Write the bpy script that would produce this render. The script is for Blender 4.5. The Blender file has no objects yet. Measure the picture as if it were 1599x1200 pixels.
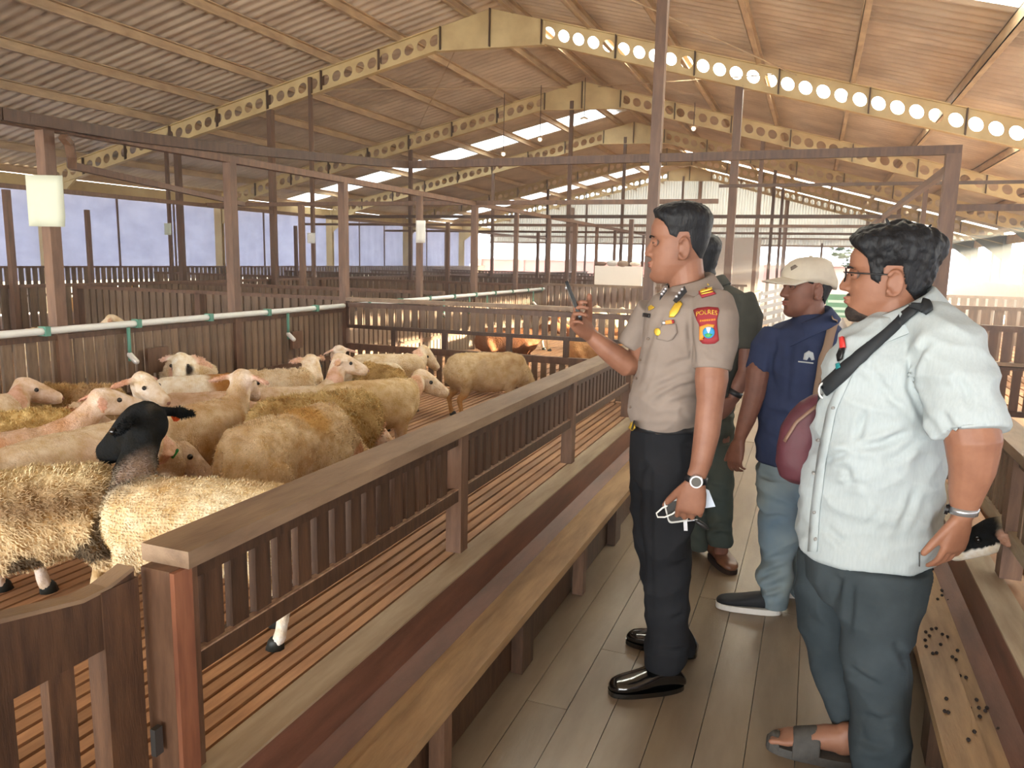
import bpy, bmesh, math, random
import numpy as np
from mathutils import Vector, Matrix, noise as mnoise
random.seed(7); rng = np.random.default_rng(7)
S = bpy.context.scene
COL = S.collection
# ------------------------------------------------------------------ camera
F, CX, CY, HC = 1205.0, 799.5, 600.0, 1.53
_n = lambda v: v / np.linalg.norm(v)
_dY = _n(np.array([475.5, -185.0, F])); _dZ = _n(np.cross(_dY, np.array([1, .021, 0.])))
if _dZ[1] > 0: _dZ = -_dZ
_dX = np.cross(_dY, _dZ)
if _dX[0] < 0: _dX = -_dX
RW = np.stack([_dX, _dY, _dZ]); CAM = np.array([0, 0, HC])
cam = bpy.data.cameras.new('camera'); cam_o = bpy.data.objects.new('camera', cam); COL.objects.link(cam_o)
cam.sensor_width = 36; cam.lens = 36 * F / 1599; cam.clip_start = .02; cam.clip_end = 500
_r, _u, _b = RW @ [1, 0, 0], RW @ [0, -1, 0], RW @ [0, 0, -1]
cam_o.matrix_world = Matrix(((_r[0], _u[0], _b[0], 0), (_r[1], _u[1], _b[1], 0), (_r[2], _u[2], _b[2], HC), (0, 0, 0, 1)))
S.camera = cam_o
# ------------------------------------------------------------------ light and exposure
S.view_settings.view_transform = 'Standard'; S.view_settings.look = 'None'; S.view_settings.gamma = 1
S.view_settings.use_curve_mapping = False
S.view_settings.exposure = EXPOSURE = 0.35
w = bpy.data.worlds.new('sky'); S.world = w; w.use_nodes = True
bg = w.node_tree.nodes['Background']; bg.inputs[0].default_value = (0.96, 0.98, 1.0, 1); bg.inputs[1].default_value = 7.0
def area(name, loc, rot, sx, sy, power, col=(1, .97, .92)):
    l = bpy.data.lights.new(name, 'AREA'); l.shape = 'RECTANGLE'; l.size = sx; l.size_y = sy; l.energy = power; l.color = col
    o = bpy.data.objects.new(name, l); o.location = loc; o.rotation_euler = [math.radians(a) for a in rot]; COL.objects.link(o); return o
# added lamps: daylight at the open end behind the camera, fill before the closed tarpaulin
area('open_end_daylight', (-3.5, -8.8, 1.2), (124, 0, 0), 15, 3, 860, (.97, 1, .99))
area('tarp_side_fill', (4.55, 3.0, 1.6), (0, 122, 0), 1.6, 20, 380, (.97, 1, .99))  # fill lamp added inside the closed tarpaulin, tilted up at the roof
sun = bpy.data.lights.new('sun', 'SUN'); sun.energy = 52; sun.angle = math.radians(.6); sun.color = (1, .86, .62)
so = bpy.data.objects.new('sun', sun); COL.objects.link(so)
so.rotation_euler = Vector((-7.3, -2.4, -1.3)).to_track_quat('-Z', 'Y').to_euler()
S.cycles.max_bounces = 9; S.cycles.diffuse_bounces = 6; S.cycles.transmission_bounces = 6; S.cycles.transparent_max_bounces = 8
S.cycles.sample_clamp_indirect = 6; S.cycles.use_denoising = True
S.cycles.caustics_reflective = False; S.cycles.caustics_refractive = False
# ------------------------------------------------------------------ projection helpers
def ray(u, v): return RW @ np.array([(u - CX) / F, (v - CY) / F, 1.])
def onZ(u, v, z=0.):
    d = ray(u, v); return CAM + (z - HC) / d[2] * d
def onX(u, v, x):
    d = ray(u, v); return CAM + x / d[0] * d
def onY(u, v, y):
    d = ray(u, v); return CAM + y / d[1] * d
def proj(p):
    c = RW.T @ (np.array(p, float) - CAM); return CX + F * c[0] / c[2], CY + F * c[1] / c[2], c[2]
# ------------------------------------------------------------------ materials
def lin(c):
    f = lambda x: x / 12.92 if x <= .04045 else ((x + .055) / 1.055) ** 2.4
    return tuple(f(x / 255) for x in c[:3]) + (1,)
MATS = {}
def mat(name, col, rough=.7, col2=None, scale=8, stretch=(1, 1, 1), bump=0., bscale=60, bdist=.01, metal=0., spec=.4, vary=0., vcol=False,
        trans=0., alpha=None, emit=None, detail=4, coat=0., coord='Object'):
    if name in MATS: return MATS[name]
    m = bpy.data.materials.new(name); m.use_nodes = True; nt = m.node_tree; N = nt.nodes; L = nt.links
    b = N['Principled BSDF']; b.inputs['Roughness'].default_value = rough; b.inputs['Metallic'].default_value = metal
    b.inputs['Specular IOR Level'].default_value = spec; b.inputs['Base Color'].default_value = lin(col)
    if coat: b.inputs['Coat Weight'].default_value = coat
    tc = N.new('ShaderNodeTexCoord'); mp = N.new('ShaderNodeMapping'); mp.inputs['Scale'].default_value = stretch
    L.new(tc.outputs[coord], mp.inputs[0])
    src = None
    if vcol:
        a = N.new('ShaderNodeAttribute'); a.attribute_name = 'col'; src = a.outputs['Color']
    if col2 is not None:
        nz = N.new('ShaderNodeTexNoise'); nz.inputs['Scale'].default_value = scale; nz.inputs['Detail'].default_value = detail; nz.inputs['Roughness'].default_value = .6
        L.new(mp.outputs[0], nz.inputs['Vector'])
        rp = N.new('ShaderNodeMapRange'); rp.inputs[1].default_value = .35; rp.inputs[2].default_value = .68; L.new(nz.outputs[0], rp.inputs[0])
        mx = N.new('ShaderNodeMix'); mx.data_type = 'RGBA'
        if src: 
            mx.blend_type = 'MULTIPLY'; L.new(src, mx.inputs[6]); mx.inputs[7].default_value = lin(col2)
        else:
            mx.inputs[6].default_value = lin(col); mx.inputs[7].default_value = lin(col2)
        L.new(rp.outputs[0], mx.inputs[0]); src = mx.outputs[2]
    if vary:
        oi = N.new('ShaderNodeObjectInfo'); hs = N.new('ShaderNodeHueSaturation')
        mr = N.new('ShaderNodeMapRange'); mr.inputs[3].default_value = 1 - vary; mr.inputs[4].default_value = 1 + vary
        L.new(oi.outputs['Random'], mr.inputs[0]); L.new(mr.outputs[0], hs.inputs['Value'])
        if src: L.new(src, hs.inputs['Color'])
        else: hs.inputs['Color'].default_value = lin(col)
        src = hs.outputs[0]
    if src: L.new(src, b.inputs['Base Color'])
    if bump:
        nb = N.new('ShaderNodeTexNoise'); nb.inputs['Scale'].default_value = bscale; nb.inputs['Detail'].default_value = 4
        L.new(mp.outputs[0], nb.inputs['Vector'])
        bp = N.new('ShaderNodeBump'); bp.inputs['Strength'].default_value = bump; bp.inputs['Distance'].default_value = bdist
        L.new(nb.outputs[0], bp.inputs['Height']); L.new(bp.outputs[0], b.inputs['Normal'])
    if trans:
        out = N['Material Output']; t = N.new('ShaderNodeBsdfTranslucent'); ms = N.new('ShaderNodeMixShader'); ms.inputs[0].default_value = trans
        t.inputs[0].default_value = lin(col)
        if src: L.new(src, t.inputs[0])
        L.new(b.outputs[0], ms.inputs[1]); L.new(t.outputs[0], ms.inputs[2]); L.new(ms.outputs[0], out.inputs[0])
    if alpha is not None: b.inputs['Alpha'].default_value = alpha
    if emit: b.inputs['Emission Color'].default_value = lin(emit[0]); b.inputs['Emission Strength'].default_value = emit[1]
    MATS[name] = m; return m
W_DARK = mat('wood_dark', (92, 66, 47), .5, (63, 44, 33), 5, (9, 9, 1.2), .25, 40, .004, vary=.22)
W_RAIL = mat('wood_rail', (154, 129, 103), .5, (120, 97, 77), 3, (5, 1, 5), .25, 40, .004, vary=.12)
W_SLAT = mat('wood_slat', (188, 145, 107), .6, (148, 109, 80), 4, (6, .7, 6), .25, 40, .003, vary=.18)
W_TROUGH = mat('wood_trough', (182, 149, 108), .55, (142, 112, 80), 3, (6, .8, 6), .25, 40, .004, vary=.1)
W_STRIP = mat('wood_strip', (172, 155, 130), .6, (145, 126, 103), 3, (6, .8, 6), .2, 40, .003, vary=.06)
W_FLOOR = mat('wood_floor', (146, 131, 111), .3, (120, 105, 88), 2.2, (3, .6, 3), .2, 30, .003, vary=.1)
W_POST = mat('post_brown', (115, 86, 66), .5, (88, 64, 49), 5, (6, 6, 1), .2, 40, .003, vary=.12)
W_FAR = mat('wood_far', (126, 98, 76), .55, (96, 71, 55), 5, (6, 6, 1), 0, vary=.15)
STEEL = mat('truss_cream', (214, 192, 142), .6, (190, 164, 116), 3, (1, 1, 1), 0, vary=.05)
PURLIN = mat('purlin_cream', (206, 182, 146), .6, (170, 142, 112), 3, (4, 1, 4), 0, vary=.06)
ROOF = mat('roof_sheet', (222, 206, 184), .5, (188, 170, 150), 1.4, (1.2, 1, 1), 0, metal=.0, vary=.07)
DARK = mat('under_dark', (40, 30, 26), .9)
# ------------------------------------------------------------------ objects
def link(o, parent=None):
    COL.objects.link(o)
    if parent is not None: o.parent = parent
    return o
def tag(o, label=None, cat=None, group=None, kind=None):
    if label: o['label'] = label
    if cat: o['category'] = cat
    if group: o['group'] = group
    if kind: o['kind'] = kind
    return o
def empty(name, loc=(0, 0, 0), label=None, cat=None, group=None, kind=None, parent=None):
    o = bpy.data.objects.new(name, None); o.location = loc; o.empty_display_size = .05; link(o, parent)
    return tag(o, label, cat, group, kind)
def meshobj(name, me, m=None, parent=None, smooth=False, loc=None):
    if m is not None:
        me.materials.clear(); me.materials.append(m)
    if smooth: me.shade_smooth()
    o = bpy.data.objects.new(name, me); link(o, parent)
    if parent is not None:
        # parts are modelled in world coordinates unless a location is given
        if loc is None: o.location = -Vector(parent.location) if parent.parent is None else -Vector(parent.location) - Vector(parent.parent.location)
    if loc is not None: o.location = loc
    return o
def V(*a): return np.array(a, float)
class Geo:
    def __init__(s): s.v = []; s.f = []
    def add(s, vs, fs):
        k = len(s.v); s.v += [tuple(map(float, p)) for p in vs]; s.f += [tuple(i + k for i in f) for f in fs]; return s
    def box(s, lo, hi):
        x0, y0, z0 = lo; x1, y1, z1 = hi
        return s.add([(x0, y0, z0), (x1, y0, z0), (x1, y1, z0), (x0, y1, z0), (x0, y0, z1), (x1, y0, z1), (x1, y1, z1), (x0, y1, z1)],
                     [(0, 3, 2, 1), (4, 5, 6, 7), (0, 1, 5, 4), (1, 2, 6, 5), (2, 3, 7, 6), (3, 0, 4, 7)])
    def bar(s, a, b, w, h, up=(0, 0, 1)):
        a, b = np.array(a, float), np.array(b, float); t = _n(b - a); up = np.array(up, float)
        if abs(t @ up) > .95: up = V(0, 1, 0)
        sd = _n(np.cross(t, up)); u2 = np.cross(sd, t); vs = []
        for p in (a, b):
            for i, j in ((-1, -1), (1, -1), (1, 1), (-1, 1)): vs.append(p + sd * i * w / 2 + u2 * j * h / 2)
        return s.add(vs, [(0, 1, 2, 3), (7, 6, 5, 4), (0, 4, 5, 1), (1, 5, 6, 2), (2, 6, 7, 3), (3, 7, 4, 0)])
    def loft(s, secs, n=20, p=2.0, cap=True):
        """secs: (centre, ax, ay) half-axis vectors"""
        k0 = len(s.v); vs = []; fs = []
        for c, ax, ay in secs:
            c, ax, ay = np.array(c, float), np.array(ax, float), np.array(ay, float)
            for i in range(n):
                t = 2 * math.pi * i / n; cs, sn = math.cos(t), math.sin(t)
                e = 2 / p
                vs.append(c + ax * math.copysign(abs(cs) ** e, cs) + ay * math.copysign(abs(sn) ** e, sn))
        m = len(secs)
        for j in range(m - 1):
            for i in range(n):
                a, b = j * n + i, j * n + (i + 1) % n
                fs.append((a, b, b + n, a + n))
        if cap:
            fs.append(tuple(range(n - 1, -1, -1))); fs.append(tuple(range((m - 1) * n, m * n)))
        return s.add(vs, fs)
    def tube(s, pts, rad, n=12, flat=1., up=(0, 0, 1), cap=True, ends=True):
        """rad: list of r or (ra, rb); rounded ends by extra rings"""
        pts = [np.array(p, float) for p in pts]; rad = [(r, r * flat) if np.isscalar(r) else r for r in (rad if hasattr(rad, '__len__') else [rad] * len(pts))]
        T = []
        for i in range(len(pts)):
            a = pts[max(i - 1, 0)]; b = pts[min(i + 1, len(pts) - 1)]; T.append(_n(b - a))
        if ends:
            e0, e1 = min(rad[0]), min(rad[-1])
            P0 = [(pts[0] - T[0] * e0 * .9, tuple(.35 * r for r in rad[0]), T[0]), (pts[0] - T[0] * e0 * .55, tuple(.8 * r for r in rad[0]), T[0])]
            P1 = [(pts[-1] + T[-1] * e1 * .55, tuple(.8 * r for r in rad[-1]), T[-1]), (pts[-1] + T[-1] * e1 * .9, tuple(.35 * r for r in rad[-1]), T[-1])]
        else: P0 = P1 = []
        allp = P0 + list(zip(pts, rad, T)) + P1
        u0 = np.array(up, float); secs = []; sd = None
        for p_, r_, t_ in allp:
            if sd is None:
                if abs(t_ @ u0) > .92: u0 = V(0, 1, 0) if abs(t_[1]) < .9 else V(1, 0, 0)
                sd = _n(np.cross(t_, u0))
            else:
                sd = _n(sd - t_ * (sd @ t_))
            u2 = np.cross(sd, t_); secs.append((p_, sd * r_[0], u2 * r_[1]))
        return s.loft(secs, n, 2., cap)
    def ball(s, c, r, axes=None, n=14, m=9):
        c = np.array(c, float); r = (r, r, r) if np.isscalar(r) else r
        A = np.eye(3) if axes is None else np.array(axes, float)
        secs = []
        for j in range(m + 1):
            ph = -math.pi / 2 + math.pi * (j + .25 * (j == 0) - .25 * (j == m)) / m
            secs.append((c + A[2] * r[2] * math.sin(ph), A[0] * r[0] * math.cos(ph), A[1] * r[1] * math.cos(ph)))
        return s.loft(secs, n)
    def xf(s, M, o=(0, 0, 0)):
        A = np.array(s.v) @ np.array(M, float).T + np.array(o, float); s.v = [tuple(p) for p in A]; return s
    def merge(s, g): return s.add(g.v, g.f)
    def mesh(s, name):
        me = bpy.data.meshes.new(name); me.from_pydata(s.v, [], s.f); me.update(); return me
    def build(s, name, m=None, parent=None, smooth=False, loc=None, fix=False):
        me = s.mesh(name)
        if fix:
            bm = bmesh.new(); bm.from_mesh(me); bmesh.ops.recalc_face_normals(bm, faces=bm.faces); bm.to_mesh(me); bm.free()
        return meshobj(name, me, m, parent, smooth, loc)
def remesh(geo, vox, smooth=4, fac=.5, name='body'):
    me = geo.mesh('tmp'); o = bpy.data.objects.new('tmp', me); COL.objects.link(o)
    r = o.modifiers.new('r', 'REMESH'); r.mode = 'VOXEL'; r.voxel_size = vox; r.use_smooth_shade = True
    if smooth:
        sm = o.modifiers.new('s', 'SMOOTH'); sm.factor = fac; sm.iterations = smooth
    dg = bpy.context.evaluated_depsgraph_get(); out = bpy.data.meshes.new_from_object(o.evaluated_get(dg))
    bpy.data.objects.remove(o); bpy.data.meshes.remove(me); out.name = name
    return out
def coords(me):
    a = np.empty(len(me.vertices) * 3, np.float32); me.vertices.foreach_get('co', a); return a.reshape(-1, 3)
def normals(me):
    a = np.empty(len(me.vertices) * 3, np.float32); me.vertex_normals.foreach_get('vector', a); return a.reshape(-1, 3)
def setco(me, a): me.vertices.foreach_set('co', a.astype(np.float32).ravel()); me.update()
def paint(me, cols):
    at = me.color_attributes.new('col', 'FLOAT_COLOR', 'POINT'); c = np.ones((len(cols), 4), np.float32); c[:, :3] = cols
    at.data.foreach_set('color', c.ravel())
def nz(p, sc, seed=0): return mnoise.noise(Vector((p[0] * sc + seed, p[1] * sc - seed, p[2] * sc + 2 * seed)))
def L3(c): return np.array(lin(c)[:3])
# ================================================================== THE SHED
XL, XR, Y0, Y1 = -13.2, 4.6, -9.0, 31.2           # eaves, near and far end of what is built
RX, RZ, SL, SR = -4.4, 4.74, .228, .27            # ridge, slopes of the two roof sides (centre line of the rafters)
def rz(x): return RZ - (SL * (RX - x) if x < RX else SR * (x - RX))
BAY = 4.5; TY = [10.29 + BAY * k for k in range(-1, 5)]
TY[0] = 5.3
# ---- walkway: boards laid along the aisle
fl = empty('floor', (-.24, 6, 0), kind='structure')
y_joint = [rng.uniform(1.5, 3.0, 20) for _ in range(12)]
bw = .148
for i in range(10):
    x0 = -.98 + i * bw; y = -.5 - (i % 3) * .7
    j = 0
    while y < 19:
        L_ = float(y_joint[i][j % 20]) if y < 9 else 10; j += 1
        g = Geo().box((x0 + .0013, y + .001, -.03), (x0 + bw - .0013, y + L_ - .001, rng.uniform(-.003, 0)))
        g.build('floor_plank', W_FLOOR, fl); y += L_
Geo().box((-14, -3, -.7), (6, 45, -.62)).build('floor.001', mat('soil_dark', (70, 56, 46), .9), None)['kind'] = 'structure'
# ---- slatted pen floors
def slat_floor(name, x0, x1, y0, y1, z=.40, pitch=.0502, single=True):
    f = empty(name, ((x0 + x1) / 2, (y0 + y1) / 2, z), kind='structure'); n = int((x1 - x0) / pitch)
    if single:
        me = Geo().box((-.0185, y0, -.03), (.0185, y1, 0)).mesh('slat')
        for i in range(n): meshobj('slat', me, W_SLAT, f, loc=(x0 + (i + .5) * pitch - f.location.x, -f.location.y, 0))
        b = Geo()
        for yy in np.arange(y0 + .2, y1, .7): b.box((x0, yy - .03, z - .11), (x1, yy + .03, z - .032))
        b.build('joist', W_DARK, f)
    else:
        g = Geo(); p2 = pitch * 2.2
        for i in range(int((x1 - x0) / p2)): g.box((x0 + i * p2, y0, z - .04), (x0 + i * p2 + p2 * .82, y1, z))
        o = g.build('slats', W_SLAT, f); o['kind'] = 'stuff'
slat_floor('floor.002', -3.98, -1.19, -.3, 6.02)
slat_floor('floor.003', -3.98, -1.19, 6.06, 11.4, single=False)
slat_floor('floor.004', -8.2, -3.98, 1, 11.4, single=False)
slat_floor('floor.005', .72, 4.5, .5, 6, single=False)
slat_floor('floor.006', .72, 4.5, 6.06, 19, single=False)
slat_floor('floor.007', -12.8, -8.3, 3, 30, single=False)
slat_floor('floor.008', -8.2, -1.19, 11.45, 30, single=False)
# ---- roof sheets (real corrugation), skylight sheets between them
roof = empty('ceiling', (RX, 16, 4.9), kind='structure')
SKY = mat('skylight_sheet', (240, 244, 240), .4, trans=.92)
TOP = .30
def sheet_mesh(side, y0, y1, x0=None, x1=None):
    xa, xb = (XL - .35, RX) if side < 0 else (RX, XR + .35)
    if x0 is not None: xa, xb = x0, x1
    n = max(8, int((y1 - y0) / .18) * 8); ys = np.linspace(y0, y1, n + 1); vs = []; fs = []
    for i, yy in enumerate(ys):
        h = max(-.016, min(.016, .03 * math.sin(2 * math.pi * yy / .18)))
        for x in (xa, xb): vs += [(x, yy, rz(x) + TOP + h)]
    for i in range(n): fs.append((2 * i, 2 * i + 1, 2 * i + 3, 2 * i + 2))
    return Geo().add(vs, fs)
sky_R = [(TY[1] + .85, TY[1] + 2.05), (TY[4] + .85, TY[4] + 2.0), (TY[5] + .85, TY[5] + 2.0), (6.2, 7.2)]
sky_L = [(17.55, 18.55), (26.6, 27.7), (29.6, 30.6)]
for side, skies in ((-1, sky_L), (1, sky_R)):
    skies = sorted(skies); y = 1.0
    sheet_mesh(side, Y0, 1.0).build('roof_sheet', ROOF, roof, True)
    for a, b in skies + [(Y1, Y1)]:
        while y < a - 1e-6:
            y2 = min(y + 1.0, a)
            if a - y2 < .25: y2 = a
            sheet_mesh(side, y, y2).build('roof_sheet', ROOF, roof, True, fix=False); y = y2
        if b > a:
            sheet_mesh(side, a, b).build('skylight_panel', SKY, roof, True); y = b
ridge = Geo(); 
for x0, x1 in ((RX - .25, RX), (RX, RX + .25)): ridge.bar((x0, (Y0 + Y1) / 2, rz(x0) + TOP + .04), (x1, (Y0 + Y1) / 2, rz(x1) + TOP + .04), Y1 - Y0, .006)
ridge.build('ridge_cap', ROOF, roof)
# ---- purlins
for i in range(9):
    for side, xs in ((-1, RX - .35 - i * 1.07), (1, RX + .35 + i * 1.07)):
        if xs < XL - .2 or xs > XR + .3: continue
        z = rz(xs) + .15
        g = Geo().box((xs - .03, Y0, z), (xs + .03, Y1, z + .012)).box((xs - .03, Y0, z), (xs - .024, Y1, z + .13)).box((xs - .03, Y0, z + .118), (xs + .03, Y1, z + .13))
        g.build('purlin', PURLIN, roof)
# ---- rafters with round holes
def rafter_web(y, xa, xb, hole=.077, pitch=.2):
    g = Geo(); n = int(abs(xb - xa) / pitch); dx = (xb - xa) / n; H = .15; hx = abs(dx) / 2; k = 16
    per = [(hx * a, H * b) for a, b in ((1, 0), (1, .5), (1, 1), (.5, 1), (0, 1), (-.5, 1), (-1, 1), (-1, .5), (-1, 0), (-1, -.5), (-1, -1), (-.5, -1), (0, -1), (.5, -1), (1, -1), (1, -.5))]
    for t in (-.004, .004):
        for i in range(n):
            xc = xa + (i + .5) * dx; vs = []; fs = []
            for j, (X_, Z_) in enumerate(per):
                a = 2 * math.pi * j / k; ca, sa = math.cos(a), math.sin(a)
                vs.append((xc + X_, y + t, rz(xc + X_) + Z_)); vs.append((xc + hole * ca, y + t, rz(xc + hole * ca) + hole * sa))
            for j in range(k):
                q = (j + 1) % k; fs.append((2 * j, 2 * q, 2 * q + 1, 2 * j + 1))
            g.add(vs, fs)
    return g
DKC = mat('column_backlit', (84, 88, 82), .7)  # dark tone stands in for backlight on the right-hand columns
for k, y in enumerate(TY):
    t = empty('roof_truss', (RX, y, RZ), kind='structure')
    for xa, xb in ((XL + .1, RX - .75), (RX + .75, XR - .1)):
        rafter_web(y, xa, xb).build('rafter_web', STEEL, t)
        g = Geo()
        for s_ in (.15, -.15): g.bar((xa, y, rz(xa) + s_), (xb, y, rz(xb) + s_), .1, .012)
        g.build('flange', STEEL, t)
        for i in range(1, 8):
            x = xa + (xb - xa) * i / 8
            Geo().box((x - .008, y - .05, rz(x) - .15), (x + .008, y + .05, rz(x) + .15)).build('stiffener', W_DARK, t)
    # solid haunch at the ridge and at the eaves, columns
    g = Geo().add([(RX - .8, y - .012, rz(RX - .8) - .16), (RX + .8, y - .012, rz(RX + .8) - .16), (RX + .8, y - .012, rz(RX + .8) + .15), (RX, y - .012, RZ + .15), (RX - .8, y - .012, rz(RX - .8) + .15),
                   (RX - .8, y + .012, rz(RX - .8) - .16), (RX + .8, y + .012, rz(RX + .8) - .16), (RX + .8, y + .012, rz(RX + .8) + .15), (RX, y + .012, RZ + .15), (RX - .8, y + .012, rz(RX - .8) + .15)],
                  [(4, 3, 2, 1, 0), (5, 6, 7, 8, 9), (0, 1, 6, 5), (1, 2, 7, 6), (2, 3, 8, 7), (3, 4, 9, 8), (4, 0, 5, 9)])
    g.bar((RX - .8, y, rz(RX - .8) - .16), (RX + .8, y, rz(RX + .8) - .16), .1, .012)
    g.build('ridge_haunch', STEEL, t)
    for x in (RX - .75, RX, RX + .75): Geo().box((x - .008, y - .05, rz(x) - .16 if x != RX else rz(RX - .8) - .16), (x + .008, y + .05, rz(x) + .15)).build('stiffener', W_DARK, t)
    for x, sg in ((XL, 1), (XR, -1)):
        z = rz(x)
        g = Geo().box((x - .1, y - .05, -.6), (x + .1, y - .035, z + .1)).box((x - .1, y + .035, -.6), (x + .1, y + .05, z + .1)).box((x - .006, y - .04, -.6), (x + .006, y + .04, z + .1))
        g.add([(x, y - .02, z - .6), (x + sg * .9, y - .02, rz(x + sg * .9) - .15), (x, y - .02, z + .1), (x, y + .02, z - .6), (x + sg * .9, y + .02, rz(x + sg * .9) - .15), (x, y + .02, z + .1)],
              [(0, 1, 2), (5, 4, 3), (0, 3, 4, 1), (1, 4, 5, 2), (2, 5, 3, 0)])
        g.build('column', STEEL if sg > 0 else DKC, t)
# ---- eave beams
for x, nm in ((XL, 'trim_1'), (XR, 'trim_2')):
    o = Geo().box((x - .04, Y0, rz(x) - .12), (x + .04, Y1, rz(x) + .1)).build(nm, STEEL); o['kind'] = 'structure'
# ---- diagonal wind bracing wires under the roof
br = Geo()
for (xa, ya, xb, yb) in ((-8, TY[1], RX - .3, TY[2]), (RX - .3, TY[1], -8, TY[2]), (-.5, TY[1], RX + .3, TY[2]), (RX + .4, 6, -.4, TY[1])):
    br.tube([(xa, ya, rz(xa) + .12), (xb, yb, rz(xb) + .12)], .008, 5, ends=False)
br.build('trim_3', PURLIN)['kind'] = 'structure'
# ---- long side on the far left: slatted outer fence below, hanging blue tarpaulin above
TARP = mat('tarpaulin_blue', (170, 175, 202), .6, (150, 155, 184), 2.0, (1, 1, 2), .1, 8, .02, trans=.22)
wl = empty('wall_left', (XL - .15, 16, 1.8), kind='structure')
ys = np.arange(-9.0, 31.3, 1.5)
for a, b in zip(ys[:-1], ys[1:]):
    n = 12; vs = []; fs = []
    for i in range(n + 1):
        for j, z in enumerate((.95, 1.4, 1.9, 2.68)):
            yy = a + (b - a) * i / n
            vs.append((XL - .15 + .028 * math.sin(i * math.pi * 2 / 3 + j) + .02 * math.sin(yy * 3.1 + j * 1.3), yy, z))
    for i in range(n):
        for j in range(3): k = i * 4 + j; fs.append((k, k + 1, k + 5, k + 4))
    Geo().add(vs, fs).build('tarpaulin_sheet', TARP, wl, True)
    Geo().box((XL - .11, a - .015, .3), (XL - .08, a + .015, 2.6)).build('stud', W_FAR, wl)
# ---- far gable wall: corrugated sheets above the wide opening
GAB = mat('gable_sheet', (196, 196, 190), .5, trans=.12)
wb = empty('wall_back', (RX, Y1, 3), kind='structure')
x = XL
while x < XR - .01:
    x2 = min(x + .9, XR); n = 54; vs = []; fs = []
    if x < RX < x2: x2 = RX
    for i in range(n + 1):
        xx = x + (x2 - x) * i / n; h = .02 * (1 if (i % 6) < 3 else -1)
        vs += [(xx, Y1 + h, 2.2), (xx, Y1 + h, rz(xx) + TOP)]
    for i in range(n): fs.append((2 * i, 2 * i + 2, 2 * i + 3, 2 * i + 1))
    Geo().add(vs, fs).build('gable_sheet', GAB, wb); x = x2
for z in (2.24, 2.5, 2.98):
    Geo().box((XL, Y1 - .12, z - .03), (XR, Y1 - .04, z + .03)).build('girt', W_FAR, wb)
for x in (-9.5, -4.4, -1.2, 1.6): Geo().box((x - .06, Y1 - .14, -.5), (x + .06, Y1 - .03, rz(x) + .1)).build('gable_post', W_FAR, wb)
# ---- outside
GR = mat('ground_outside', (196, 178, 150), .95, (150, 140, 112), .5)
Geo().add([(-60, -40, -.64), (60, -40, -.64), (60, 90, -.64), (-60, 90, -.64)], [(0, 1, 2, 3)]).build('floor.009', GR)['kind'] = 'structure'

# ---- haze volume added to stand in for lens flare over the far shed
HZ = bpy.data.materials.new('flare_haze'); HZ.use_nodes = True; _n_ = HZ.node_tree; _n_.nodes.remove(_n_.nodes['Principled BSDF'])
_v = _n_.nodes.new('ShaderNodeVolumeScatter'); _v.inputs['Density'].default_value = .018; _v.inputs['Anisotropy'].default_value = .55; _v.inputs['Color'].default_value = (1, .97, .92, 1)
_n_.links.new(_v.outputs[0], _n_.nodes['Material Output'].inputs['Volume'])
tag(Geo().box((XL - .05, 2.2, -.3), (XR + .05, Y1 - .2, 5.3)).build('flare_haze', HZ), kind='structure')
# ================================================================== FENCES
_pk = {}
W_HAZE_LIT = mat('wood_haze_lit', (131, 109, 87), .6, (100, 80, 63), 5, (9, 9, 1.2), .2, 40, .004, vary=.22)  # paler fence wood: light and haze on the farther fences put into its colour
def picket_mesh(axis, w, t, z0, z1):
    k = (axis, w, t, round(z0, 3), round(z1, 3))
    if k not in _pk:
        a, b = (w / 2, t / 2) if axis == 'x' else (t / 2, w / 2)
        _pk[k] = Geo().box((-a, -b, z0), (a, b, z1)).mesh('picket')
    return _pk[k]
def fence(name, label, p0, p1, rails, bands, posts=(), pitch=.076, pw=.05, pt=.02, cat='fence', single=True, group=None, pmat=None, rmat=None):
    """axis-parallel run. rails: (z0, z1, width, material), bands: picket rows (z0, z1), posts: positions along the run (pos, z0, z1, size)"""
    (x0, y0), (x1, y1) = p0, p1; ax = 'x' if abs(x1 - x0) > abs(y1 - y0) else 'y'
    r = empty(name, ((x0 + x1) / 2, (y0 + y1) / 2, .4), label, cat, group)
    pmat = pmat or (W_DARK if 'trough' in label else W_HAZE_LIT); a, b = (min(x0, x1), max(x0, x1)) if ax == 'x' else (min(y0, y1), max(y0, y1)); c = y0 if ax == 'x' else x0
    for nm, z0, z1, wd, m in rails:
        g = Geo(); g.box((a, c - wd / 2, z0), (b, c + wd / 2, z1)) if ax == 'x' else g.box((c - wd / 2, a, z0), (c + wd / 2, b, z1))
        g.build(nm, m, r)
    for z0, z1 in bands:
        n = int((b - a) / pitch)
        if single:
            me = picket_mesh(ax, pw, pt, z0, z1)
            for i in range(n):
                q = a + (i + .5) * pitch
                if any(abs(q - p[0]) < .06 for p in posts): continue
                loc = (q, c, 0) if ax == 'x' else (c, q, 0)
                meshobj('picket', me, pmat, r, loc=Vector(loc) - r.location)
        else:
            g = Geo()
            for i in range(n):
                q = a + (i + .5) * pitch; h = pw / 2
                g.box((q - h, c - pt / 2, z0), (q + h, c + pt / 2, z1)) if ax == 'x' else g.box((c - pt / 2, q - h, z0), (c + pt / 2, q + h, z1))
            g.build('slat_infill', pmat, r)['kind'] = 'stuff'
    for q, z0, z1, s_ in posts:
        X_, Y_ = (q, c) if ax == 'x' else (c, q)
        Geo().box((X_ - s_ / 2, Y_ - s_ / 2, z0), (X_ + s_ / 2, Y_ + s_ / 2, z1)).build('fence_post', W_POST, r)
    return r
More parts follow.
